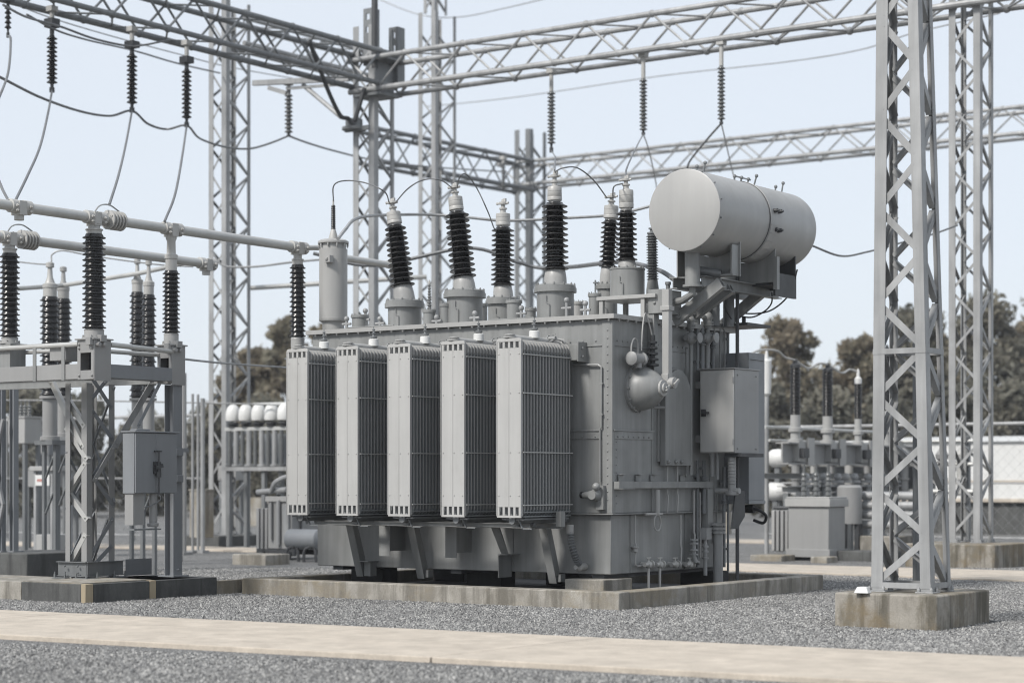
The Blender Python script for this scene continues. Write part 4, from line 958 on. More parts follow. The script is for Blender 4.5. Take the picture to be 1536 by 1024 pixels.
bus('thin aluminium tube running on behind the tall can', V((xB, yD+.05, zbus1)), V((xB+.05, on_x(487, 372, xB).y, zbus1+.05)), .04, ())
# the platform
pf = thing('bus_support', 'grey steel platform on a lattice column carrying the near black insulators', 'support structure', (xB-.1, yB+.3, .25))
def P3(mb, name, mat='grey', bevel=0): return mb.build(name, M[mat], pf, bevel)
zA, zBt = zs(563, pB), zs(530, pB)           # under and top of the beams
lo, hi = 2.95, 3.13
m = MB(); m.channel(V((xB-4.2, yB-.15, (lo+hi)/2)), V((xB-.145, yB-.15, (lo+hi)/2)), .09, hi-lo+.02, .010, Y); P3(m, 'front_beam', 'cab', .002)
m = MB(); m.channel(V((xB-4.2, yB+.22, (lo+hi)/2)), V((xB-.145, yB+.22, (lo+hi)/2)), .09, hi-lo, .010, -Y); P3(m, 'rear_beam', 'grey')
m = MB(); m.channel(V((xB-4.2, yC+.2, (lo+hi)/2)), V((xB-.145, yC+.2, (lo+hi)/2)), .09, hi-lo, .010, -Y); P3(m, 'rear_beam', 'grey')
m = MB(); m.channel(V((xB+.145, yB+.16, (lo+hi)/2+.01)), V((xB+.145, yC-.13, (lo+hi)/2+.01)), .09, hi-lo, .010, -X); m.channel(V((xB-.145, yB+.16, (lo+hi)/2+.01)), V((xB-.145, yC-.13, (lo+hi)/2+.01)), .09, hi-lo, .010, X); P3(m, 'side_beam', 'cab2', .002)
m = MB(); m.cyl(V((xB+.12, yB+.17, 3.40)), V((xB+.12, yC-.1, 3.37)), .035, 10); m.cyl(V((xB-.15, yB-.13, 3.40)), V((xB-3.6, yB-.13, 3.40)), .035, 10); m.cyl(V((xB-.2, yB+.2, 3.36)), V((xB-3.6, yB+.2, 3.36)), .03, 10); m.cyl(V((xB-.12, yC-.1, 3.33)), V((xB-.12, yB+.2, 3.33)), .03, 8); P3(m, 'rail', 'alu')
m = MB()
for k in (.42, .98, 1.9, 2.7): m.box(xB-k-.03, xB-k+.03, yB-.165, yB-.151, lo-.02, 3.38); m.box(xB-k-.03, xB-k+.03, yB-.15, yB+.2, 3.385, 3.40)
P3(m, 'upright', 'grey')
for yy, ww in ((yB, .30), (yC, .26)):
    m = MB(); h = ww/2; zt = ZP-.02; zb = 2.93
    m.box(xB-h, xB-h+.05, yy-h, yy-h+.012, zb, zt); m.box(xB+h-.05, xB+h, yy-h, yy-h+.012, zb, zt); m.box(xB-h+.0505, xB+h-.0505, yy-h, yy-h+.012, zt-.17, zt); m.box(xB-h+.0505, xB+h-.0505, yy-h, yy-h+.012, zb, zb+.12)
    m.box(xB+h, xB+h+.012, yy-h+.002, yy+h, zb-.02, zt-.002); m.box(xB-h, xB+h, yy+h, yy+h+.01, zb, zt-.002); m.box(xB-h-.012, xB-h-.0005, yy-h+.002, yy+h, zb, zt-.002)
    m.box(xB-h-.03, xB+h+.03, yy-h-.03, yy+h+.03, zt+.0005, ZP)
    for sx in (-.8, .8):
        for sz in (zb+.05, zt-.06, zt-.11): m.bolt(V((xB+h*sx, yy-h, sz)), -Y, .016, .016)
    for k in (.1, .2): m.cyl(V((xB+h+.01, yy+k-.2, zt-.06)), V((xB+h+.07, yy+k-.2, zt-.06)), .03, 8)
    m.cbox(V((xB+h*.7, yy-h-.03, zt-.02)), .09, .06, .1); m.cbox(V((xB+h+.02, yy-.02, zt+.02)), .08, .1, .09)
    P3(m, 'corner_box', 'cab', .003)
    m = MB(); m.box(xB-h+.03, xB+h-.03, yy+.02, yy+.03, zb+.08, zt-.12); P3(m, 'shade_plate', 'dark')  # dark sheet added to stand in for shade inside the open box
m = MB(); m.box(pA.x-.15, pA.x+.15, pA.y-.12, pA.y+.2, 3.41, ZP-.001); m.box(pA.x-.12, pA.x+.12, pA.y-.1, pA.y+.18, hi+.01, 3.409); P3(m, 'corner_box', 'grey', .004)
m = MB(); q = at(96, 528, 27.2); m.box(xB-.75, xB-.42, yB-.1, yB+.2, 3.2, 3.40); P3(m, 'junction_box', 'cab', .006)
# lattice column under it
legs = []
kz = .27
fB = gp(130, 27.3); fR = gp(172, 27.75); fL = gp(98, 27.45); fK = fR + (fL - fB)
for q in (fB, fL, fK, fR): q.z = kz
foot = [fB, fL, fK, fR]
for q, (A_, B_) in zip(foot, ((-X, Y), (X, Y), (X, -Y), (-X, -Y))):
    m = MB(); t = V((q.x, q.y, 2.93)); m.ell(q, t, (.105 if q in (fB, fR, fL) else .07), .010, A_, B_) if q is not fL else m.ell(q, t, .09, .010, A_, B_); m.cbox(q + A_*.06 + B_*.06, .2, .2, .02); P3(m, 'leg', 'cab', .002)
def flat(p0, p1, w, nrm, t=.008):
    m = MB(); d = (p1-p0).normalized(); s = nrm.cross(d); m.extrude(p0, p1, [(-w/2, 0), (w/2, 0), (w/2, t), (w/2, -.05), (w/2-t, -.05), (w/2-t, 0)][:2] + [(w/2, -w*.8), (w/2-t, -w*.8), (w/2-t, -t), (-w/2, -t)], s, nrm)
    for P, s2 in ((p0, 1), (p1, -1)): m.bolt(P + d*s2*.05, nrm, .014, .014)
    return m
fxm = foot[0].y - .004
def fa(px, py): q = on_y(px, py, fxm); return q
def ra(px, py): q = on_x(px, py, foot[3].x + .006); return q
for a_, b2 in (((74, 570), (124, 672)), ((98, 640), (130, 690)), ((128, 692), (100, 738)), ((100, 738), (130, 780)), ((128, 800), (100, 852)), ((100, 600), (126, 640))):
    P3(flat(fa(*a_), fa(*b2), .075, -Y), 'brace', 'alu')
_xs = foot[3].x + .16
P3(flat(on_x(231, 571, _xs), on_x(173, 669, _xs), .10, X), 'brace', 'galv'); P3(flat(on_x(172, 668, _xs), on_x(141, 722, foot[3].x+.03), .07, X), 'brace', 'galv')
for a_, b2 in (((168, 667), (138, 718)), ((138, 712), (172, 760)), ((170, 776), (138, 830)), ((134, 560), (168, 612)), ((138, 615), (170, 660)), ((160, 570), (136, 600)), ((168, 818), (140, 848))):
    P3(flat(ra(*a_), ra(*b2), .06, X), 'brace', 'cab2')
for a_, b2 in (((0, 1), (1, 2)), ((0, 2), (1, 1)), ((0, 0), (1, 1))):
    p = foot[1].lerp(foot[2], a_[0]); q = foot[1].lerp(foot[2], b2[0]); p.z = .4+a_[1]*.8; q.z = .4+b2[1]*.8
    P3(flat(p + Y*.01, q - Y*.01, .05, -X), 'brace', 'cab2')
for a_, b2 in (((0, 0), (1, 1)), ((1, 1), (0, 2)), ((0, 2), (1, 3))):
    p = foot[2].lerp(foot[3], a_[0]); q = foot[2].lerp(foot[3], b2[0]); p.z = .5+a_[1]*.8; q.z = .5+b2[1]*.8
    P3(flat(p, q, .05, Y), 'brace', 'cab2')
P3(flat(on_x(240, 575, xB+.1), on_x(207, 640, xB+.1), .05, X), 'brace', 'cab2')
m = MB(); m.channel(foot[1] + V((-.1, -.03, .12)), foot[0] + V((.06, -.03, .12)), .05, .20, .01, -Y); m.channel(foot[0] + V((.03, -.05, .12)), foot[3] + V((.03, .12, .12)), .05, .20, .01, X)
for q in foot: m.cbox(q + V((-.0, -.0, -.005)), .26, .26, .016); [m.bolt(q + V((sx*.1, sy*.1, 0)), Z, .016, .05) for sx in (-1, 1) for sy in (-1, 1)]
for k in (.2, .8): m.bolt(foot[1].lerp(foot[0], k) + V((0, -.08, .16)), -Y, .016); m.bolt(foot[1].lerp(foot[0], k) + V((0, -.08, .07)), -Y, .016)
P3(m, 'base_frame', 'galvd')
m = MB(); q = ra(192, 850); m.box(q.x, q.x+.01, q.y-.05, q.y+.45, .27, .50); P3(m, 'base_plate', 'cab2')
# second post under the right corner box, with the cabinet on it
m = MB(); q = V((xB+.02, yC+.02, 0)); m.ibeam(V((q.x, q.y, kz)), V((q.x, q.y, 2.92)), .17, .17, .012, X); m.cbox(V((q.x, q.y, kz+.01)), .3, .3, .02); m.bolt(V((q.x+.085, q.y, kz+.1)), X, .02); P3(m, 'leg', 'cab2')
xf = xB + .40; a_ = on_x(203, 700, xf); y1 = on_x(266, 700, xf).y; zt, zb = on_x(203, 648, xf).z, on_x(203, 740, xf).z
cbn = thing('switch_cabinet', 'blue grey steel switch cabinet with a padlocked latch, hung on the left platform post', 'cabinet', ((xf-.15), (a_.y+y1)/2, zb))
m = MB(); m.box(xf-.24, xf-.022, a_.y, y1, zb, zt); m.box(xf-.26, xf+.02, a_.y-.02, y1+.03, zt+.0005, zt+.02); m.box(xf-.2, xf-.08, a_.y+.1, a_.y+.35, zt+.021, zt+.05); m.box(xB+.1, xf-.241, q.y-.06, q.y+.06, zb+.15, zb+.25); m.box(xB+.1, xf-.241, q.y-.06, q.y+.06, zt-.3, zt-.2); m.build('housing', M['cab2'], cbn, .006)
ym = a_.y + (y1-a_.y)*.49
for u, v in ((a_.y+.008, ym-.003), (ym+.003, y1-.008)):
    m = MB(); m.box(xf-.02, xf, u, v, zb+.008, zt-.008); m.build('door', M['cab2'], cbn, .004)
m = MB(); zc = (zb+zt)/2; m.box(xf, xf+.03, ym-.06, ym+.06, zc-.14, zc+.02); m.cyl(V((xf+.05, ym, zc-.42)), V((xf+.05, ym, zc+.15)), .012, 8); m.bar(V((xf+.04, ym-.05, zc-.06)), V((xf+.06, ym+.06, zc-.03)), .04, .05); m.cyl(V((xf+.05, ym, zc-.19)), V((xf+.05, ym, zc-.12)), .035, 10); m.bar(V((xf+.02, ym-.05, zc+.16)), V((xf+.02, ym+.08, zc+.16)), .02, .02); m.build('latch', M['dark'], cbn)
m = MB(); m.box(xf-.22, xf-.06, a_.y+.02, a_.y+.22, zb-.42, zb-.001); m.cyl(V((xf-.1, a_.y+.42, zb-.40)), V((xf-.1, a_.y+.42, zb)), .05, 14); m.lathe([(.05, 0), (.08, .01), (.08, .05), (.05, .06)], V((xf-.1, a_.y+.42, zb-.45)), Z, 14); m.build('cable_box', M['cab'], cbn)
m = MB(); m.tube(curve([V((xf+.01, ym+.03, zb)), V((xf+.02, ym+.06, zb-.08)), V((xf-.05, ym-.05, zb-.16)), V((xf-.1, ym-.2, zb-.2))], 6), .008, 6); m.box(xf-.23, xf-.02, a_.y, a_.y+.5, zb-.49, zb-.4705)
m.build('cable_tray', M['galvd'], cbn)
# kerbed base under the structure
kb = gp(128, 25.9); L2 = 2.35
ks = thing('foundation_kerb', 'long low kerbed base with tan joints under the left platform', 'foundation', (kb.x-2, kb.y+1, 0))
kh = .252
def kseg(x0, x1, y0, y1, mat, name='kerb_slab', h=kh): 
    m = MB(); m.box(x0, x1, y0, y1, -.12, h); return m.build(name, M[mat], ks, .008)
kseg(kb.x-5.5, kb.x-1.23, kb.y, kb.y+1.2, 'plinth'); kseg(kb.x-1.22, kb.x-.09, kb.y, kb.y+2.2, 'dconc'); kseg(kb.x-.085, kb.x, kb.y, kb.y+.14, 'tan', 'joint_strip', kh+.003)
kseg(kb.x-.085, kb.x, kb.y+.145, kb.y+1.15, 'dconc'); kseg(kb.x-.084, kb.x+.003, kb.y+1.155, kb.y+1.27, 'tan', 'joint_strip', kh+.003); kseg(kb.x-1.2, kb.x, kb.y+1.275, kb.y+2.45, 'dconc'); kseg(kb.x-.0835, kb.x+.0, kb.y+2.455, kb.y+3.6, 'plinth', h=.2)
m = MB(); m.box(kb.x-1.21, kb.x-.09, kb.y+.01, kb.y+1.27, kh+.001, kh+.012); m.build('top_slab', M['plinth'], ks)
m = MB(); q0 = V((kb.x+.01, kb.y+2.6, 0)); m.box(kb.x+.002, bx0-.003, kb.y+2.95, kb.y+3.13, -.12, .18); o = m.build('low_wall', M['bconc'], None, .01); tag(o, 'short low concrete wall joining the left base to the bund', 'low wall')
# ================================================================ CABLES
ncab = [0]
def cable(label, pts, r=.014, mat='wire', smooth=True, group=None, name='cable'):
    m = MB(); m.tube(curve(pts, 8) if smooth else pts, r, 6)
    o = m.build(name, M[mat]); tag(o, label, 'cable', group); return o
def busp(px):
    p = on_x(px, 300, xB); p.z = zbus1 + .06; return p
def pc(*l): return [at(px, py, d) for px, py, d in l]
cable('looping jumper from the tall can to the first tilted bushing', [E0] + pc((501, 278, 26.9), (520, 271, 26.8), (550, 275, 26.6), (577, 288, 26.5)) + [E1 + V((-.06, 0, -.05))], .0095)
cable('looping jumper between the two tilted bushings', [E1 + V((.06, 0, -.06))] + pc((612, 283, 26.2), (635, 270, 26.1), (660, 270, 26.0)) + [E2 + V((-.06, 0, -.05))], .0095)
cable('jumper arching down from the second tilted bushing to the lower bushing behind', [E2 + V((.05, 0, -.05))] + pc((690, 265, 26.4), (700, 262, 26.6), (715, 282, 27), (732, 318, 27.2)) + [on_y(741, 342, 1.98), on_y(749, 356, 2.03)], .0095)
cable('jumper arching from the upright bushing to the bushing hidden behind the right pair', [E4] + pc((845, 252, 26.2), (866, 252, 26.6), (890, 270, 27)) + [E5 + V((-.08, 0, -.06))], .0095)
cable('thin lead between the two close bushings left of the drum', [E5 + V((.02, 0, -.05))] + pc((921, 280, 27)) + [E6 + V((-.05, 0, -.1))], .010)
cable('lead dropping from the first right beam string to the upright bushing', [S[5]] + pc((833, 235, 36)) + [E4 + V((0, 0, .02))], .013, smooth=False)
cable('left lead of the forked cable under the middle right string', [S[6]] + pc((955, 220, 36), (941, 250, 29)) + [E6], .014)
cable('right lead of the forked cable under the middle right string', [S[6]] + pc((973, 225, 44), (984, 275, 47), (990, 330, 50)), .014, 'galv')
cable('left lead of the forked cable under the string above the drum', [S[7]] + pc((1060, 210, 41), (1036, 240, 42), (1030, 255, 43)), .022)
cable('right lead of the forked cable under the string above the drum', [S[7]] + pc((1089, 215, 43), (1097, 250, 46), (1110, 300, 49)), .014, 'galv')
cable('drop cable swinging from the corner string past the left edge to the upper busbar', [S[0]] + pc((16, 60, 35), (12, 110, 33), (-6, 160, 30.5), (-14, 205, 28.8), (-8, 250, 27.2), (2, 280, 26.2)) + [busp(13)], .021)
cable('drop cable from the second string down to the upper busbar', [S[1]] + pc((72, 170, 34), (60, 220, 30), (42, 262, 27)) + [busp(22)], .02)
cable('drop cable from the middle string down to the busbar joint', [S[2]] + pc((189, 215, 35), (178, 262, 30), (164, 307, 26.8)), .02)
cable('drop cable from the string beside the slim tower down to the busbar', [S[3]] + pc((274, 230, 35), (263, 290, 30), (247, 332, 27.5)), .02)
cable('long sagging conductor strung under the dark strings to the grey string', pc((-20, 108, 33), (0, 116, 33.5), (60, 146, 35.5), (120, 167, 37.5), (165, 174, 38.8)) + [S[2]] + pc((222, 186, 40.5), (250, 194, 41.5)) + [S[3]] + pc((300, 208, 43.0), (340, 221, 44.5), (375, 223, 45.8), (405, 215, 46.6)) + [S[4]], .024)
cable('conductor running from the grey string on behind the centre tower', [S[4]] + pc((460, 214, 48), (500, 226, 50), (560, 240, 54), (640, 250, 58), (760, 258, 64)), .024)
cable('shield wire dipping from the upper left corner past the dark strings', pc((5, 8, 34), (40, 26, 36), (90, 40, 37.5), (140, 58, 38.5), (190, 69, 39.3), (215, 68, 39.5), (255, 60, 39.9)), .022)
cable('thin wire from the upper left past the middle string', pc((20, 6, 39), (85, 30, 42), (180, 58, 45), (270, 82, 48), (340, 100, 51), (440, 118, 55)), .014, 'galv')
cable('wire crossing from the second string to the slim left tower', pc((40, 22, 37), (83, 45, 38), (130, 60, 40), (200, 76, 43), (265, 95, 46), (330, 110, 49)), .020)
cable('faint sky wire rising to the right above the right beam', pc((560, -4, 70), (628, 22, 66), (688, 26, 66), (760, 12, 62), (860, -12, 58)), .018, 'galv')
cable('faint sky wire crossing behind the three right strings', pc((640, 160, 74), (740, 150, 70), (830, 138, 68), (1000, 113, 63), (1180, 93, 58), (1290, 75, 54), (1370, 50, 51), (1500, 20, 46)), .018, 'galv')
cable('sagging cable from the drum behind the near tower', pc((1200, 360, 33), (1222, 370, 33.5), (1262, 384, 34), (1300, 378, 34.5), (1345, 366, 35), (1400, 351, 36.6), (1436, 338, 37.4)), .018)
cable('rigid lead behind the bushings from the far left to the drum', pc((507, 358, 27.2), (518, 344, 28), (534, 328, 29.5), (570, 323, 31.5), (640, 322, 33), (700, 326, 33), (760, 331, 33), (850, 327, 33), (920, 322, 33), (980, 308, 33), (1010, 298, 33)), .026, 'galv')
cable('dark tube sagging behind the lower bushing toward the drum', pc((470, 380, 36), (560, 398, 36), (700, 372, 36), (772, 392, 36), (812, 402, 36), (860, 400, 34), (930, 393, 31), (985, 404, 28.5), (1018, 424, 27.2)), .035)
cable('straight conductor passing low behind the left platform', pc((-10, 600, 46), (150, 601, 46), (300, 604, 46), (420, 607, 46)), .02, 'galv')
cable('conductor from the platform corner toward the radiators', pc((272, 538, 30), (340, 545, 32), (430, 551, 34)), .018, 'galv')
cable('light conductor bending beside the slim left tower', pc((318, 376, 44), (334, 398, 44), (380, 400, 44), (440, 393, 44), (520, 386, 44)), .025, 'galv')
cable('thin lead arching over the left rear insulators', pc((20, 392, 36), (72, 396, 35), (78, 382, 35), (95, 376, 35), (140, 384, 35), (230, 396, 35), (290, 400, 35)), .015, 'galv')
for k, (a_, b2, d) in enumerate((((380, 433, 50), (520, 424, 50), .05), ((235, 420, 37), (310, 392, 40), .03), ((225, 345, 37), (300, 412, 39), .02))): pass
o = MB(); o.tube(pc((376, 432, 50), (640, 415, 50)), .06, 10); tag(o.build('busbar', M['alu']), 'blurred aluminium tube behind the tall can, left of the radiators', 'busbar')
o = MB(); o.tube(pc((505, 385, 34), (582, 397, 35)), .06, 12); o.tube(pc((582, 396.5, 35), (604, 399, 35.5)), .075, 12); tag(o.build('busbar', M['alu']), 'thick aluminium tube end just right of the tall can', 'busbar')

# ================================================================ REAR LEFT BREAKER ROW
gE = 'rear row of black breaker columns at the left'
def column_breaker(label, px, d, top_py, bot_py, rpx, n, base_py, cap_py):
    p = gp(px, d); k = d / FOC; z = lambda py: 1.6 - (py - HY)*k
    root = thing('breaker_column', label, 'insulator', p, gE); r = rpx*k
    m = MB(); m.lathe(sheds(n, z(top_py)-z(bot_py), r, r*.96, .74), V((p.x, p.y, z(bot_py))), Z, 28); m.build('porcelain', M['porc'], root)
    m = MB(); m.lathe([(r*.66, 0), (r*.66, .15), (r*.72, .16), (r*.72, .22), (r*.5, .24), (r*.28, .34), (r*.22, .5), (r*.4, .51), (r*.4, .58), (r*.2, .6)], V((p.x, p.y, z(top_py)-.01)), Z, 20); m.build('top_cap', M['cap'], root)
    zb = z(bot_py); zp = z(base_py)
    m = MB(); m.lathe([(r*.95, 0), (r*.95, .06), (r*.72, .07), (r*.72, zb-zp-.05), (r*1.0, zb-zp-.04), (r*1.0, zb-zp)], V((p.x, p.y, zp)), Z, 22); m.build('pedestal', M['cab'], root)
    m = MB()
    for sx in (-.14, .14): m.box(p.x+sx-.03, p.x+sx+.03, p.y-.03, p.y+.03, 0, zp-.08)
    m.box(p.x-.22, p.x+.22, p.y-.15, p.y+.15, zp-.08, zp-.001)
    for kz in (.5, 1.1): m.bar(V((p.x-.14, p.y, zp-.2-kz)), V((p.x+.14, p.y, zp-.2-kz+.5)), .04, .02)
    m.build('stand', M['galvd'], root)
    return V((p.x, p.y, z(top_py)+.5))
t1 = column_breaker('fat black breaker column at the far left, first behind the platform', 75, 34.0, 445, 594, 15.5, 18, 660, 0)
t2 = column_breaker('black breaker column just right of the fat first one', 95, 36.5, 448, 594, 13, 18, 655, 0)
t3 = column_breaker('black breaker column left of the cabinet, showing below the platform beam too', 206, 35.2, 438, 597, 12, 18, 650, 0)
t4 = column_breaker('black breaker column with a pointed cap beside the right platform insulator', 223, 33.6, 442, 597, 12, 18, 655, 0)
column_breaker('short black breaker column low behind the cabinet, right of the platform', 263, 39.5, 598, 640, 8.5, 7, 672, 0)
m = MB(); m.tube([at(24, 433, 35), at(95, 428, 36), at(208, 410, 35), at(245, 402, 34.6), at(286, 392, 34)], .04, 10); tag(m.build('busbar', M['alu']), 'thin tube joining the tops of the rear breaker columns at the left', 'busbar')
# posts at the far left
b0 = gp(40, 32.2); block('foundation_block', 'dark square concrete block at the left edge of the picture', b0, 1.3, 1.5, .42, 'dconc')
for px, w, lab in ((21, .105, 'dark steel post on the block at the left edge, under the platform'), (3, .09, 'dark steel post cut by the left edge of the picture')):
    p = gp(px, 33.0); m = MB(); m.ibeam(V((p.x, p.y, .42)), V((p.x, p.y, 3.2)), w, w, .012, X); m.cbox(V((p.x, p.y, .43)), .22, .22, .02)
    o = m.build('steel_post', M['cab2']); tag(o, lab, 'steel post')
m = MB(); p = gp(8, 33); 
for (u, v), (s, t) in (((-.15, .5), (.06, 1.2)), ((.06, 1.2), (-.15, 1.9)), ((-.15, 1.9), (.06, 2.6))): m.bar(V((p.x+u, p.y-.1, v)), V((p.x+s, p.y-.1, t)), .05, .05)
tag(m.build('lattice_brace', M['galv']), 'zigzag angle bracing between the two dark posts at the left edge', 'bracing')
def gbox(name, label, cat, px0, px1, py0, py1, d, depth, mat, legs=None, extra=None, bev=.01):
    """equipment box facing the yard, from its pixel extents"""
    p, q = at(px0, py1, d), at(px1, py0, d)
    L = (q - p); L.z = 0; c = (p+q)/2
    s = L.length / (.8181 + .575*depth) if False else L.length*.86
    root = thing(name, label, cat, (c.x, c.y, p.z if legs is None else 0))
    m = MB(); x0, x1 = c.x - s/2, c.x + s/2; y0, y1 = c.y, c.y + depth
    m.box(x0, x1, y0, y1, p.z, q.z); m.build('housing', M[mat], root, bev)
    m = MB(); m.box(x0-.02, x1+.02, y0-.02, y1+.02, q.z+.001, q.z+.04); m.build('roof', M[mat], root, .006)
    if legs:
        m = MB()
        for x in (x0+.06, x1-.06):
            for y in (y0+.06, y1-.06): m.box(x-.04, x+.04, y-.04, y+.04, 0, p.z-.001)
        m.build('stand', M['galvd'], root)
    if extra: extra(root, x0, x1, y0, y1, p.z, q.z)
    return root
def door_extra(root, x0, x1, y0, y1, z0, z1):
    m = MB(); m.box(x0+.03, x1-.03, y0-.02, y0-.001, z0+.04, z1-.04); m.build('door', M['cab'], root, .004)
    m = MB(); m.box(x1-.12, x1-.08, y0-.05, y0-.021, (z0+z1)/2-.08, (z0+z1)/2+.08); m.build('handle', M['dark'], root)
def bush_extra(root, x0, x1, y0, y1, z0, z1):
    for t in (.25, .5, .75):
        c = V((x0+(x1-x0)*t, (y0+y1)/2, z1+.04)); m = MB(); m.lathe(sheds(4, .26, .06, .05, .6), c, Z, 14); m.cyl(c+Z*.26, c+Z*.34, .02, 8); m.build('bushing', M['porcg'], root)
gbox('control_box', 'pale box on legs, blurred, behind the posts at the left edge', 'cabinet', 3, 46, 627, 665, 44, .5, 'cons', True, bush_extra)
gbox('control_box', 'dark squat box behind the rear breaker columns at the left', 'cabinet', 48, 80, 650, 682, 46, .6, 'cab2', True, door_extra)
gbox('transformer_box', 'grey tank with small porcelain bushings, behind the lattice column', 'transformer', 24, 90, 704, 730, 47, .9, 'cab', True, bush_extra)
gbox('concrete_box', 'pale concrete box behind the cabinet post, beside the thin posts', 'box', 280, 302, 736, 806, 46, .5, 'plinth')
gbox('relay_cabinet', 'grey cabinet half hidden behind the slim left tower', 'cabinet', 321, 352, 697, 720, 50.5, .5, 'cons', True, door_extra)
# frame with a small sign
d = 41.7; p = gp(54, d); fr = thing('equipment_frame', 'pale steel frame with a small sign, behind the lattice column', 'frame', p)
q = gp(94, d); z = lambda py, d=d: 1.6 - (py-HY)*d/FOC
w_ = (q-p).length*.9
for x in (0, w_):
    for y in (0, .5):
        m = MB(); m.box(p.x+x-.035, p.x+x+.035, p.y+y-.035, p.y+y+.035, 0, z(706)); m.build('leg', M['galv'], fr)
m = MB(); m.box(p.x-.1, p.x+w_+.1, p.y-.1, p.y+.6, z(706)+.001, z(699)); m.build('top', M['cons'], fr, .01)
m = MB(); m.box(p.x-.03, p.x+w_+.03, p.y-.03, p.y+.53, .05, z(801)); m.build('bottom_box', M['cons'], fr, .01)
m = MB(); m.box(p.x+.05, p.x+w_-.02, p.y-.07, p.y-.045, z(728), z(712)); sg = m.build('sign', M['white'], fr, .004)
m = MB()
for k in range(7): x = p.x+.12+k*.035*w_/.45; m.box(x, x+.022, p.y-.075, p.y-.0705, z(722), z(718))
m.build('lettering', M['red'], sg)
# thin post row / fence at left rear
def mesh_fence(label, p0, p1, h, posts, mat='galv', wires=14):
    root = thing('mesh_fence', label, 'fence', p0); u = (p1-p0); L = u.length
    for k in range(posts+1):
        q = p0 + u*k/posts; m = MB(); m.cyl(V((q.x, q.y, 0)), V((q.x, q.y, h)), .045, 8); m.build('post', M[mat], root)
    m = MB(); m.cyl(p0 + Z*(h-.03), p1 + Z*(h-.03), .045, 8); m.cyl(p0 + Z*.15, p1 + Z*.15, .025, 6); m.cyl(p0 + Z*h*.5, p1 + Z*h*.5, .025, 6); m.build('rail', M[mat], root)
    m = MB(); n = int(L/.3); d = u/L; w = .0025
    for s in (1, -1):
        for k in range(-int(h/.3), n):
            a = k*.3; b2 = a + h
            z0, z1 = 0.05, h
            if a < 0: z0 = -a; a = 0
            if b2 > L: z1 = h - (b2 - L); b2 = L
            if z1 <= z0: continue
            A = p0 + d*(a if s > 0 else L-a) + Z*z0; B = p0 + d*(b2 if s > 0 else L-b2) + Z*z1
            m.tube([A, B], w, 3, False)
    m.build('mesh', M[mat], root); return root
p = gp(1150, 54); mesh_fence('tall chain mesh fence behind the right hand breakers, running off to the right', V((p.x, p.y, 0)), V((p.x+16, p.y, 0)), 3.05, 6)
p = gp(262, 52); mesh_fence('chain mesh fence behind the concrete box at the left rear', V((p.x-9, p.y, 0)), V((p.x+1.0, p.y, 0)), 3.3, 4)
for k, (px, d, h, r) in enumerate(((289, 44, 3.5, .03), (297, 44.3, 3.5, .03), (304, 44, 3.4, .05))):
    p = gp(px, d); m = MB(); m.cyl(p, V((p.x, p.y, h)), r, 8); m.cbox(V((p.x, p.y, .03)), .2, .2, .06); tag(m.build('thin_post', M['galv']), ('first thin pale post behind the cabinet', 'middle thin pale post behind the cabinet', 'thicker third post, nearest the slim left tower')[k], 'post', 'thin posts behind the cabinet')
p = gp(275, 43); m = MB(); m.cyl(p, V((p.x, p.y, 3.9)), .07, 10); m.cbox(V((p.x, p.y, .03)), .3, .3, .06); tag(m.build('steel_post', M['cab']), 'round blue grey post rising behind the right side of the cabinet', 'post')
# the row of white domes
d = 47; k = d/FOC; z = lambda py: 1.6-(py-HY)*k
p = gp(344, d); rack = thing('breaker_rack', 'steel rack with rows of posts, holding the five white domes left of the radiators', 'rack', p)
sp = 20.5*k/.80
m = MB(); m.box(p.x-.15, p.x+3.4, p.y-.12, p.y+.12, z(702)-.06, z(700)); m.box(p.x-.15, p.x+3.4, p.y+.5, p.y+.7, z(702)-.06, z(700)); m.build('rail', M['galv'], rack)
m = MB(); m.box(p.x-.1, p.x+3.4, p.y-.05, p.y+.05, z(646), z(641)); m.cyl(V((p.x+.3, p.y+.5, z(606))), V((p.x+3.4, p.y+.5, z(606))), .04, 8); m.build('upper_rail', M['alu'], rack)
for i in range(9):
    x = p.x + i*sp*.5+.02; m = MB(); m.cyl(V((x, p.y, z(700)+.001)), V((x, p.y, z(646)-.001)), .065 if i % 2 else .05, 10); m.lathe([(.06, 0), (.11, .01), (.11, .05), (.06, .06)], V((x, p.y, z(700)+.002)), Z, 12); m.build('post', M['galv' if i % 2 else 'porcg'], rack)
for i in range(4):
    for y in (0, .6): m = MB(); x = p.x + i*1.1; m.box(x-.05, x+.05, p.y+y-.05, p.y+y+.05, 0, z(702)-.061); m.build('leg', M['galvd'], rack)
m = MB(); m.box(p.x+.3, p.x+3.3, p.y+.75, p.y+.9, z(698), z(650)); m.build('back_panel', M['cab2'], rack)
for i in range(5):
    x = p.x + .12 + i*sp; root = thing('dome_breaker', 'white domed breaker head, number %s from the left on the rack' % ('one', 'two', 'three', 'four', 'five')[i] if False else ('leftmost white dome on the rack beside the slim tower', 'white dome second from the left on the rack', 'white dome in the middle of the five on the rack', 'white dome second from the radiators on the rack', 'white dome nearest the radiators, half hidden')[i], 'breaker', (x, p.y, z(641)), 'white domes on the rack')
    r = 11*k
    m = MB(); m.lathe([(r*.5, 0), (r*.92, .01), (r, .06), (r, .16), (r*.93, .25), (r*.75, .33), (r*.45, .38), (.01, .40)], V((x, p.y, z(632))), Z, 22); m.build('dome', M['white'], root)
    m = MB(); m.lathe([(.09, 0), (.13, .02), (.09, .05), (.14, .07), (.14, .10), (.10, .115)], V((x, p.y, z(641)+.001)), Z, 16); m.build('collar', M['dark'], root)
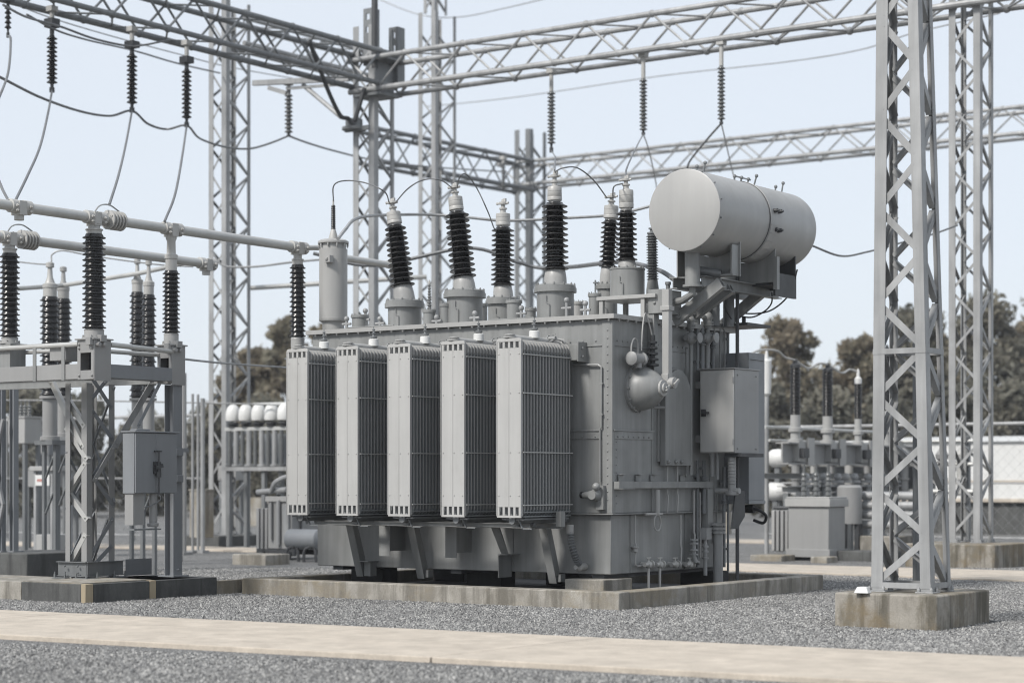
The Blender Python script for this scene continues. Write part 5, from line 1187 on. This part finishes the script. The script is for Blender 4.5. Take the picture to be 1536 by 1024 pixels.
# small transformer beside the radiators
d = 40.5; k = d/FOC; z = lambda py: 1.6-(py-HY)*k
p = gp(403, d); at_ = thing('auxiliary_transformer', 'small grey transformer with upright fins, just left of the radiators', 'transformer', p)
q = V((p.x, p.y, 0))
m = MB(); m.box(q.x-.02, q.x+.62, q.y, q.y+.9, .22, z(752)); m.build('tank', M['cab'], at_, .01)
m = MB(); m.box(q.x-.06, q.x+.66, q.y-.04, q.y+.94, z(752)+.001, z(744)); m.build('lid', M['cons'], at_, .006)
for j in range(3):
    m = MB(); m.box(q.x-.36+.115*j, q.x-.29+.115*j, q.y+.02, q.y+.7, z(832), z(762)); m.build('radiator', M['panel' if j == 0 else 'cab'], at_, .012)
m = MB(); m.box(q.x-.38, q.x-.03, q.y+.3, q.y+.4, z(762)+.001, z(755)); m.build('header', M['dark'], at_)
for j, (dx, dy) in enumerate(((.1, .2), (.35, .25), (.55, .5), (.2, .7))):
    c = V((q.x+dx, q.y+dy, z(744)+.001)); m = MB(); m.lathe(sheds(4, .26, .07, .05, .6), c, (Z + X*.3*(j-1)).normalized(), 14); m.build('bushing', M['porcg'], at_)
m = MB(); m.tube(curve([V((q.x+.1, q.y-.05, z(742)+.05)), V((q.x+.3, q.y-.1, z(722))), V((q.x+.6, q.y, z(715))), V((q.x+.8, q.y+.1, z(735)))], 6), .05, 8); m.cyl(V((q.x-.3, q.y, z(738))), V((q.x+.5, q.y, z(734))), .06, 10); m.build('pipework', M['galv'], at_)
m = MB(); m.box(q.x-.3, q.x+.7, q.y-.03, q.y+.05, .08, .215); m.box(q.x-.3, q.x+.7, q.y+.8, q.y+.9, .08, .215)
for x in (q.x-.15, q.x+.55): m.cyl(V((x, q.y-.05, .1)), V((x, q.y+.03-.0, .1)), .1, 12) if False else m.lathe([(.1, 0), (.1, .07)], V((x, q.y-.11, .1)), Y, 14)
m.build('skid', M['dark'], at_)
m = MB(); c = V((q.x+.62, q.y+.2, .9)); m.lathe([(.05, 0), (.08, .02), (.08, .06), (.03, .07)], c, X, 14); m.cyl(c + V((.01, .3, .2)), c + V((.07, .3, .2)), .05, 12); m.tube([c + V((.03, .05, -.4)), c + V((.03, .05, .3)), c + V((.03, .4, .35))], .02, 8); m.build('gauge', M['dark'], at_)
m = MB(); m.cyl(V((q.x+.1, q.y-.04, .4)), V((q.x+.1, q.y-.04, 1.15)), .03, 8); m.cyl(V((q.x+.3, q.y-.04, .3)), V((q.x+.3, q.y-.04, 1.2)), .045, 10); m.box(q.x+.42, q.x+.58, q.y-.06, q.y-.001, .35, 1.1); m.build('conduit', M['galv'], at_)
p = gp(442, 39.5); dr = thing('drum_tank', 'blue grey horizontal drum on a low cradle beside the radiators', 'drum', p); zc = 1.6-(808-HY)*39.5/FOC
m = MB(); m.lathe([(.02, -.02), (.15, 0), (.2, .04), (.2, .8), (.15, .84), (.02, .86)], V((p.x-.15, p.y, zc)), X, 22); m.build('shell', M['cab2'], dr)
for x in (.05, .5): m = MB(); m.tube(curve([V((p.x+x-.1, p.y-.18, 0)), V((p.x+x-.1, p.y-.18, .2)), V((p.x+x-.04, p.y-.15, .28)), V((p.x+x+.1, p.y-.1, .28)), V((p.x+x+.14, p.y-.1, 0))], 5), .03, 8); m.box(p.x+x-.04, p.x+x+.04, p.y-.15, p.y+.15, .28, zc-.17); m.build('cradle', M['dark'], dr)
block('foundation_slab', 'low pale concrete slab in front of the small left transformer', gp(398, 37.6), .85, .7, .20, 'plinth')

# ================================================================ RIGHT REAR BREAKERS
gR = 'black insulators on the right rear frame'
d0 = 42.0; base_p = gp(1193, d0); fr = thing('breaker_rack', 'steel frame with a long beam and rows of tubes, behind the near right tower', 'frame', base_p)
zB = 1.6 - (662-HY)*d0/FOC
for k in range(5):
    pass
m = MB(); m.ibeam(base_p + V((.0, -.6, zB-.25)), base_p + V((.0, 6.2, zB-.25)), .3, .46, .03); m.build('beam', M['cab'], fr)
m = MB(); m.ibeam(base_p + V((.0, -.6, zB-1.0)), base_p + V((.0, 6.2, zB-1.0)), .25, .14, .02); m.ibeam(base_p + V((-.5, -.6, zB-.72)), base_p + V((-.5, 6.2, zB-.72)), .2, .12, .02); m.build('lower_beam', M['cons'], fr)
for j in range(4):
    yy = j*1.52
    m = MB(); m.box(base_p.x-.25, base_p.x+.16, yy+base_p.y-.16, yy+base_p.y+.16, zB-.42, zB-.001); m.box(base_p.x+.1605, base_p.x+.2, yy+base_p.y+.2, yy+base_p.y+.5, zB-.5, zB+.08); m.build('bracket', M['cons'], fr)
    m = MB(); m.box(base_p.x+.17, base_p.x+.26, base_p.y+yy-.12, base_p.y+yy+.13, zB-.34, zB-.14); m.build('drive_box', M['dark'], fr)
    for dx in (-.2, .2): m = MB(); m.box(base_p.x+dx-.06, base_p.x+dx+.06, base_p.y+yy-.06, base_p.y+yy+.06, 0, zB-1.08); m.build('leg', M['galvd'], fr)
    for k in range(3):
        m = MB(); c = V((base_p.x+.12, base_p.y+yy+.25+k*.42, 0)); m.cyl(V((c.x, c.y, zB-1.62)), V((c.x, c.y, zB-.93)), .08 if k != 1 else .055, 12)
        for zz in (zB-1.6, zB-.93, zB-.84): m.lathe([(.06, -.03), (.13, -.025), (.13, .025), (.06, .03)], V((c.x, c.y, zz)), Z, 14)
        m.ball(V((c.x, c.y, zB-.74)), .09, 10)
        m.build('tube_post', M['cons' if k % 2 else 'galv'], fr)
m = MB(); m.box(base_p.x-.1, base_p.x+.3, base_p.y-.4, base_p.y+6.2, zB-1.72, zB-1.63); m.cyl(V((base_p.x-.4, base_p.y-.6, zB+.30)), V((base_p.x-.4, base_p.y+6.2, zB+.30)), .035, 8); m.cyl(V((base_p.x-.3, base_p.y-.6, zB+.02)), V((base_p.x-.3, base_p.y+6.2, zB+.02)), .03, 8); m.build('rail', M['alu'], fr)
tops = []
for j, (tp, sp_, rp, lab, mat) in enumerate(((552, 622, 8.7, 'first black ribbed insulator on the right rear frame, nearest the rear cubicle', 'porc'), (558, 624, 8.7, 'second black ribbed insulator on the right rear frame, in front of the trees', 'porc'), (576, 628, 6.2, 'thin black insulator with a tall white cap, left of the near tower', 'porc'), (530, 616, 7, 'black insulator seen through the near tower', 'porc'))):
    b = V((base_p.x, base_p.y + j*1.52, zB)); dd = (b-EYE).dot(FW); k = dd/FOC; z0, z1 = 1.6-(sp_-HY)*k, 1.6-(tp-HY)*k; r = rp*k
    root = thing('breaker_insulator', lab, 'insulator', b, gR)
    m = MB(); m.lathe([(r*1.3, 0), (r*1.3, .05), (r*.85, .06), (r*.85, (z0-zB)*.35), (r*1.2, (z0-zB)*.37), (r*1.2, (z0-zB)*.5), (r*.9, (z0-zB)*.53), (r*.85, z0-zB)], b, Z, 20); m.build('base_flange', M['cons'], root)
    m = MB(); m.lathe(sheds(13, z1-z0, r, r, .8), V((b.x, b.y, z0)), Z, 24); m.build('porcelain', M[mat], root)
    m = MB(); h = .2 if j != 2 else .34
    m.lathe([(r*.5, 0), (r*.9, .01), (r*.9, h*.35), (r*.4, h*.5), (r*.4, h*.8), (r*.15, h)], V((b.x, b.y, z1)), Z, 16); m.build('top_cap', M['white' if j == 2 else 'dark'], root)
    tops.append(V((b.x, b.y, z1+h*.8)))
cable('pale sagging conductor linking the tops of the right rear insulators', pc((1095, 540, 40), (1120, 534, 40.5), (1140, 525, 41), (1165, 526, 41.5), (1178, 536, 41.8)) + [tops[0]] + pc((1212, 552, 42.5), (1228, 545, 43)) + [tops[1]] + pc((1262, 559, 44), (1275, 554, 44.4)) + [tops[2]], .024, 'cap')
b = gp(1150, 43); m = MB(); m.lathe([(.05, 0), (.05, 2.6), (.05, 3.4)], b, Z, 14); o = thing('post_insulator', 'pale pointed insulator half hidden by the rear cubicle', 'insulator', b); m.build('post', M['galv'], o)
m = MB(); m.lathe([(.05, 0), (.09, .05), (.10, .4), (.10, .75), (.05, .8), (.02, 1.0)], V((b.x, b.y, 3.41)), Z, 16); m.build('cap', M['white'], o)
# second row of posts behind the frame
d = 47.5; k = d/FOC; z = lambda py: 1.6-(py-HY)*k
p = gp(1196, d); rk = thing('insulator_rack', 'steel rack with a row of pale capped posts behind the right rear frame', 'rack', p)
for py, r in ((736, .06), (697, .05), (664, .04)):
    m = MB(); m.cyl(V((p.x-.2, p.y, z(py))), V((p.x+4.4, p.y, z(py))), r, 10); m.build('rail', M['alu'], rk)
for i in range(10):
    x = p.x + i*.46; m = MB(); m.cyl(V((x, p.y-.08, z(742))), V((x, p.y-.08, z(692))), .07 if i % 3 else .10, 10)
    for py in (738, 718, 694): m.lathe([(.07, -.03), (.13, -.02), (.13, .02), (.07, .03)], V((x, p.y-.08, z(py))), Z, 12)
    m.lathe([(.07, 0), (.14, .04), (.15, .14), (.08, .24), (.03, .3)], V((x, p.y-.08, z(692))), Z, 14); m.build('post', M['cap' if i % 2 else 'cab'], rk)
for x in (0, 2.1, 4.2): m = MB(); m.box(p.x+x-.06, p.x+x+.06, p.y+.07, p.y+.19, 0, z(655)); m.build('leg', M['galvd'], rk)
m = MB(); m.box(p.x+.2, p.x+3.2, p.y+.25, p.y+.7, z(745), z(700)); m.build('back_panel', M['galvd'], rk)
# big white bulbs
for px, py, lab in ((1167, 687, 'upper white round tank behind the rear cubicle'), (1164, 737, 'lower white round tank behind the rear cubicle')):
    c = at(px, py, 45); root = thing('white_tank', lab, 'tank', (c.x, c.y, 0), 'white round tanks'); m = MB(); r = 14*45/FOC; m.lathe([(.01, -r*1.3), (r*.6, -r*1.15), (r*.95, -r*.6), (r, 0), (r*.95, r*.6), (r*.6, r*1.15), (r*.4, r*1.4), (r*.4, r*2.2), (r*.6, r*2.25), (r*.6, r*2.6)], c, X, 22); m.build('shell', M['white'], root)
    m = MB(); m.box(c.x-.06, c.x+.06, c.y-.06, c.y+.06, 0, c.z-r*.9); m.build('leg', M['galvd'], root)
# small transformer in front of the frame
d = 39.6; k = d/FOC; z = lambda py: 1.6-(py-HY)*k
q = gp(1243, d); w_ = 57*k/.84
st = thing('distribution_transformer', 'small square grey transformer on skids, left of the near right tower', 'transformer', (q.x-w_/2, q.y+.4, 0))
m = MB(); m.box(q.x-w_, q.x, q.y, q.y+.75, z(834), z(760)); m.build('tank', M['cab'], st, .015)
m = MB(); m.box(q.x-w_-.05, q.x+.05, q.y-.05, q.y+.8, z(760)+.001, z(748)); m.box(q.x-w_-.03, q.x+.03, q.y-.03, q.y+.78, z(748)+.001, z(745)); m.build('lid', M['cons'], st, .01)
m = MB(); m.box(q.x-w_-.03, q.x+.04, q.y-.04, q.y+.78, z(836), z(824)); m.build('base_rim', M['cab'], st, .006)
for j in range(4): m = MB(); m.box(q.x-w_-.40+.10*j, q.x-w_-.335+.10*j, q.y+.05, q.y+.6, z(828), z(766)); m.build('radiator', M['cons' if j == 0 else 'cab'], st, .01)
m = MB(); m.cyl(V((q.x-w_-.42, q.y+.2, z(762))), V((q.x-w_-.001, q.y+.2, z(762))), .04, 10); m.build('header', M['dark'], st)
m = MB(); m.box(q.x-w_, q.x, q.y+.05, q.y+.15, 0, z(836)-.001); m.box(q.x-w_, q.x, q.y+.55, q.y+.65, 0, z(836)-.001); m.build('skid', M['dark'], st)
for t in (.2, .5, .8): c = V((q.x-w_*t, q.y+.35, z(745))); m = MB(); m.lathe(sheds(5, .5, .075, .06, .7), c, Z, 14); m.cyl(c + Z*.5, c + Z*.65, .03, 8); m.build('bushing', M['porcg'], st)
p = gp(1268, 41.5); r2 = thing('cooler_bank', 'stack of horizontal grey cooler tubes beside the small right transformer', 'cooler', p)
m = MB(); m.lathe([(.26, 0), (.26, .75), (.2, .8)], V((p.x, p.y+.2, .7)), Z, 20); m.build('drum', M['cab'], r2)
m = MB()
for j in range(4): m.cyl(V((p.x+.1, p.y+.5, .68+j*.2)), V((p.x+1.6, p.y+.5, .68+j*.2)), .085, 12)
m.build('tube_stack', M['galv'], r2)
m = MB(); m.box(p.x-.2, p.x-.1, p.y+.1, p.y+.3, 0, .70); m.box(p.x+.15, p.x+.25, p.y+.1, p.y+.3, 0, .70); m.box(p.x+1.3, p.x+1.4, p.y+.4, p.y+.6, 0, .6); m.cyl(V((p.x+.5, p.y+.4, .25)), V((p.x+.5, p.y+.7, .25)), .25, 16); m.build('stand', M['dark'], r2)
block('foundation_slab', 'low pale slab at the foot of the small right transformer', gp(1240, 38.6), .35, .5, .12, 'plinth')
block('foundation_slab', 'long dark slab right of the small right transformer', gp(1330, 39.2), 1.5, .7, .2, 'dconc')
block('foundation_slab', 'flat pale slab left of the small right transformer', gp(1172, 39.4), .7, .6, .12, 'plinth')
block('foundation_slab', 'raised pale slab under the cooler tubes', gp(1345, 41), .9, .9, .45, 'plinth')
# long white shed
p = gp(1330, 61); sh = thing('white_shed', 'long low white clad shed beyond the fence at the right', 'shed', p)
zt = 1.6-(664-HY)*61/FOC
m = MB(); m.box(p.x-1, p.x+26, p.y, p.y+8, 1.02, zt); m.build('cladding', M['white'], sh, .02)
m = MB(); m.box(p.x-1.02, p.x+26, p.y-.03, p.y-.001, 1.55, 1.60); m.box(p.x-1.02, p.x+26, p.y-.05, p.y-.001, .96, 1.06); m.build('trim', M['path'], sh)
m = MB(); m.box(p.x-.9, p.x+25.9, p.y+.1, p.y+7.9, 0, 1.019); m.build('plinth', M['dconc'], sh)
m = MB(); m.extrude(V((p.x-1.1, 0, 0)), V((p.x+26, 0, 0)), [(p.y-.1, zt+.001), (p.y+8.1, zt+.001), (p.y+4, zt+.25)], Y, Z); m.build('roof', M['white'], sh)
q = V((p.x-14, p.y-4.5, 0)); m = MB(); m.box(q.x-8, q.x+11, q.y, q.y+.2, 0, 1.0); tag(m.build('low_wall', M['plinth'], None, .01), 'long low pale wall behind the right hand breakers', 'low wall')

# ================================================================ TREES
def tree(label, px, d, top_py, wpx, mat, seed, n=7500, squash=.8, low=.22, group='trees beyond the yard', name='tree'):
    rnd = random.Random(seed); p = gp(px, d); k = d/FOC; H = 1.6 - (top_py - HY)*k; W = wpx*k/2
    root = thing(name, label, 'tree', p, group)
    m = MB(); hz = H*.5; pts = [V((p.x, p.y, -.1)), V((p.x+rnd.uniform(-.2, .2), p.y, hz*.5)), V((p.x+rnd.uniform(-.4, .4), p.y, hz)), V((p.x+rnd.uniform(-.5, .5), p.y, H*.8))]
    m.tube(curve(pts, 4), [max(.05, H*.03*(1 - i/12.5)) for i in range(13)], 8)
    cl = []
    nc = 60
    for i in range(nc):
        a = rnd.uniform(0, 2*PI); t = rnd.random()**.8; z = H*(low + (1-low)*t*.98)
        f = (z - H*low) / (H*(1-low)); prof = math.sqrt(max(1 - (2*f-.9)**2/1.25, .03)) * rnd.uniform(.55, 1.05)
        rr = W*prof*math.sqrt(rnd.uniform(.1, 1))
        c = V((p.x + math.cos(a)*rr, p.y + math.sin(a)*rr*.9, min(z, H - .3)))
        cl.append((c, W*rnd.uniform(.2, .38)))
        if i % 3 == 0:
            b = pts[1].lerp(pts[3], min(max((z/H-.25), .05), .95)); m.tube([b, b.lerp(c, .5) - Z*.15, c], [H*.010, H*.007, H*.002], 5)
    m.build('trunk', M['bark'], root)
    m = MB()
    for c, r in cl:
        for j in range(n // nc):
            v = V((rnd.gauss(0, 1), rnd.gauss(0, 1), rnd.gauss(0, .8))); v = v.normalized() * r * (rnd.random()**.45) * rnd.uniform(.8, 1.25)
            q = c + v; s = rnd.uniform(.12, .25) * (d/95)
            a1 = V((rnd.gauss(0, 1), rnd.gauss(0, 1), rnd.gauss(0, 1))).normalized(); a2 = a1.cross(V((rnd.gauss(0, 1), rnd.gauss(0, 1), rnd.gauss(0, 1)))).normalized()
            b = len(m.v); m.v += [q - a1*s, q + a2*s*.55, q + a1*s, q - a2*s*.55]; m.face([b, b+1, b+2, b+3])
    m.build('crown', M[mat], root); return root
tree('broad olive tree crown right of the rear cubicle', 1180, 92, 484, 120, 'leaf', 1, 7000)
tree('small olive tree between the right rear insulators and the near tower', 1288, 94, 508, 100, 'leaf', 2)
tree('tall grey green tree seen through the near tower', 1372, 90, 462, 110, 'leafg', 3)
tree('wide tree at the right edge behind the rear tower', 1478, 88, 446, 150, 'leafg', 4, 7000)
tree('tree cut by the right edge of the picture', 1568, 92, 440, 130, 'leaf', 5)
tree('low bushy tree behind the right rear insulators', 1236, 84, 588, 120, 'leafg', 6, low=.05)
tree('low dark tree at the foot of the near tower trees', 1335, 84, 590, 120, 'leafg', 7, low=.05)
tree('low dark tree above the white shed', 1425, 82, 585, 130, 'leafg', 8, low=.05)
tree('low bushy tree beside the rear cubicle', 1150, 86, 575, 90, 'leafg', 9, low=.05)
tree('low dark tree above the right end of the shed', 1520, 82, 580, 130, 'leafg', 10, low=.05)
tree('brown olive tree with a peaked crown left of the radiators', 432, 92, 478, 90, 'leaf', 11, 6500)
tree('brown tree behind the slim left tower', 385, 94, 520, 80, 'leaf', 12)
tree('olive tree half hidden behind the radiators', 490, 95, 486, 90, 'leaf', 13)
tree('low dim tree at the far left behind the breaker columns', 30, 86, 585, 150, 'leafg', 14, low=.05)
tree('low dim tree behind the lattice column', 120, 88, 600, 130, 'leafg', 15, low=.05)
tree('low grey tree behind the cabinet', 225, 90, 640, 120, 'leafg', 16, low=.05)
tree('low grey tree behind the thin posts', 320, 90, 618, 120, 'leafg', 17, low=.05)
tree('low tree behind the white domes', 400, 86, 600, 110, 'leafg', 18, low=.05)
tree('pale tree filling the gap behind the right rear insulators', 1240, 98, 552, 110, 'leaf', 21, 5000)
tree('pale tree standing behind the near tower legs', 1330, 99, 530, 110, 'leaf', 22, 5000)
tree('pale tree left of the rear tower at the right', 1425, 97, 505, 110, 'leaf', 23, 5000)
tree('pale brown tree between the slim tower and the peaked tree', 350, 98, 560, 90, 'leaf', 24, 5000)
# far hedge line: reads as one mass
rnd = random.Random(77); m = MB()
for i in range(15000):
    t = rnd.random(); A_, B_ = gp(-200, 104), gp(1760, 104); c = A_.lerp(B_, t) + FW*rnd.uniform(-2, 3)
    h = 3.4 + 1.1*math.sin(t*37) + .8*math.sin(t*91+1)
    c.z = h * rnd.random()**.7; s = rnd.uniform(.2, .42)
    a1 = V((rnd.gauss(0, 1), rnd.gauss(0, 1), rnd.gauss(0, 1))).normalized(); a2 = a1.cross(V((rnd.gauss(0, 1), rnd.gauss(0, 1), rnd.gauss(0, 1)))).normalized()
    b = len(m.v); m.v += [c - a1*s, c + a2*s*.6, c + a1*s, c - a2*s*.6]; m.face([b, b+1, b+2, b+3])
tag(m.build('hedgerow', M['leafg'], origin=(0, 0, 0)), 'far off dark hedgerow along the horizon', 'hedgerow', kind='stuff')
# ================================================================ AIR
HAZE = .00055
m = MB(); m.box(-285, 285, -285, 285, -1.0, 19.0)
hm = bpy.data.materials.new('haze_air'); hm.use_nodes = True; nt = hm.node_tree; nt.nodes.clear()
vo = nt.nodes.new('ShaderNodeVolumePrincipled'); vo.inputs['Color'].default_value = (.93, .95, 1, 1); vo.inputs['Density'].default_value = HAZE; vo.inputs['Anisotropy'].default_value = .2
ou = nt.nodes.new('ShaderNodeOutputMaterial'); nt.links.new(vo.outputs[0], ou.inputs['Volume'])
tag(m.build('haze', hm, origin=(0, 0, -1)), 'thin pale haze hanging in the air of the yard', 'haze', kind='stuff')
SC.cycles.volume_bounces = 0
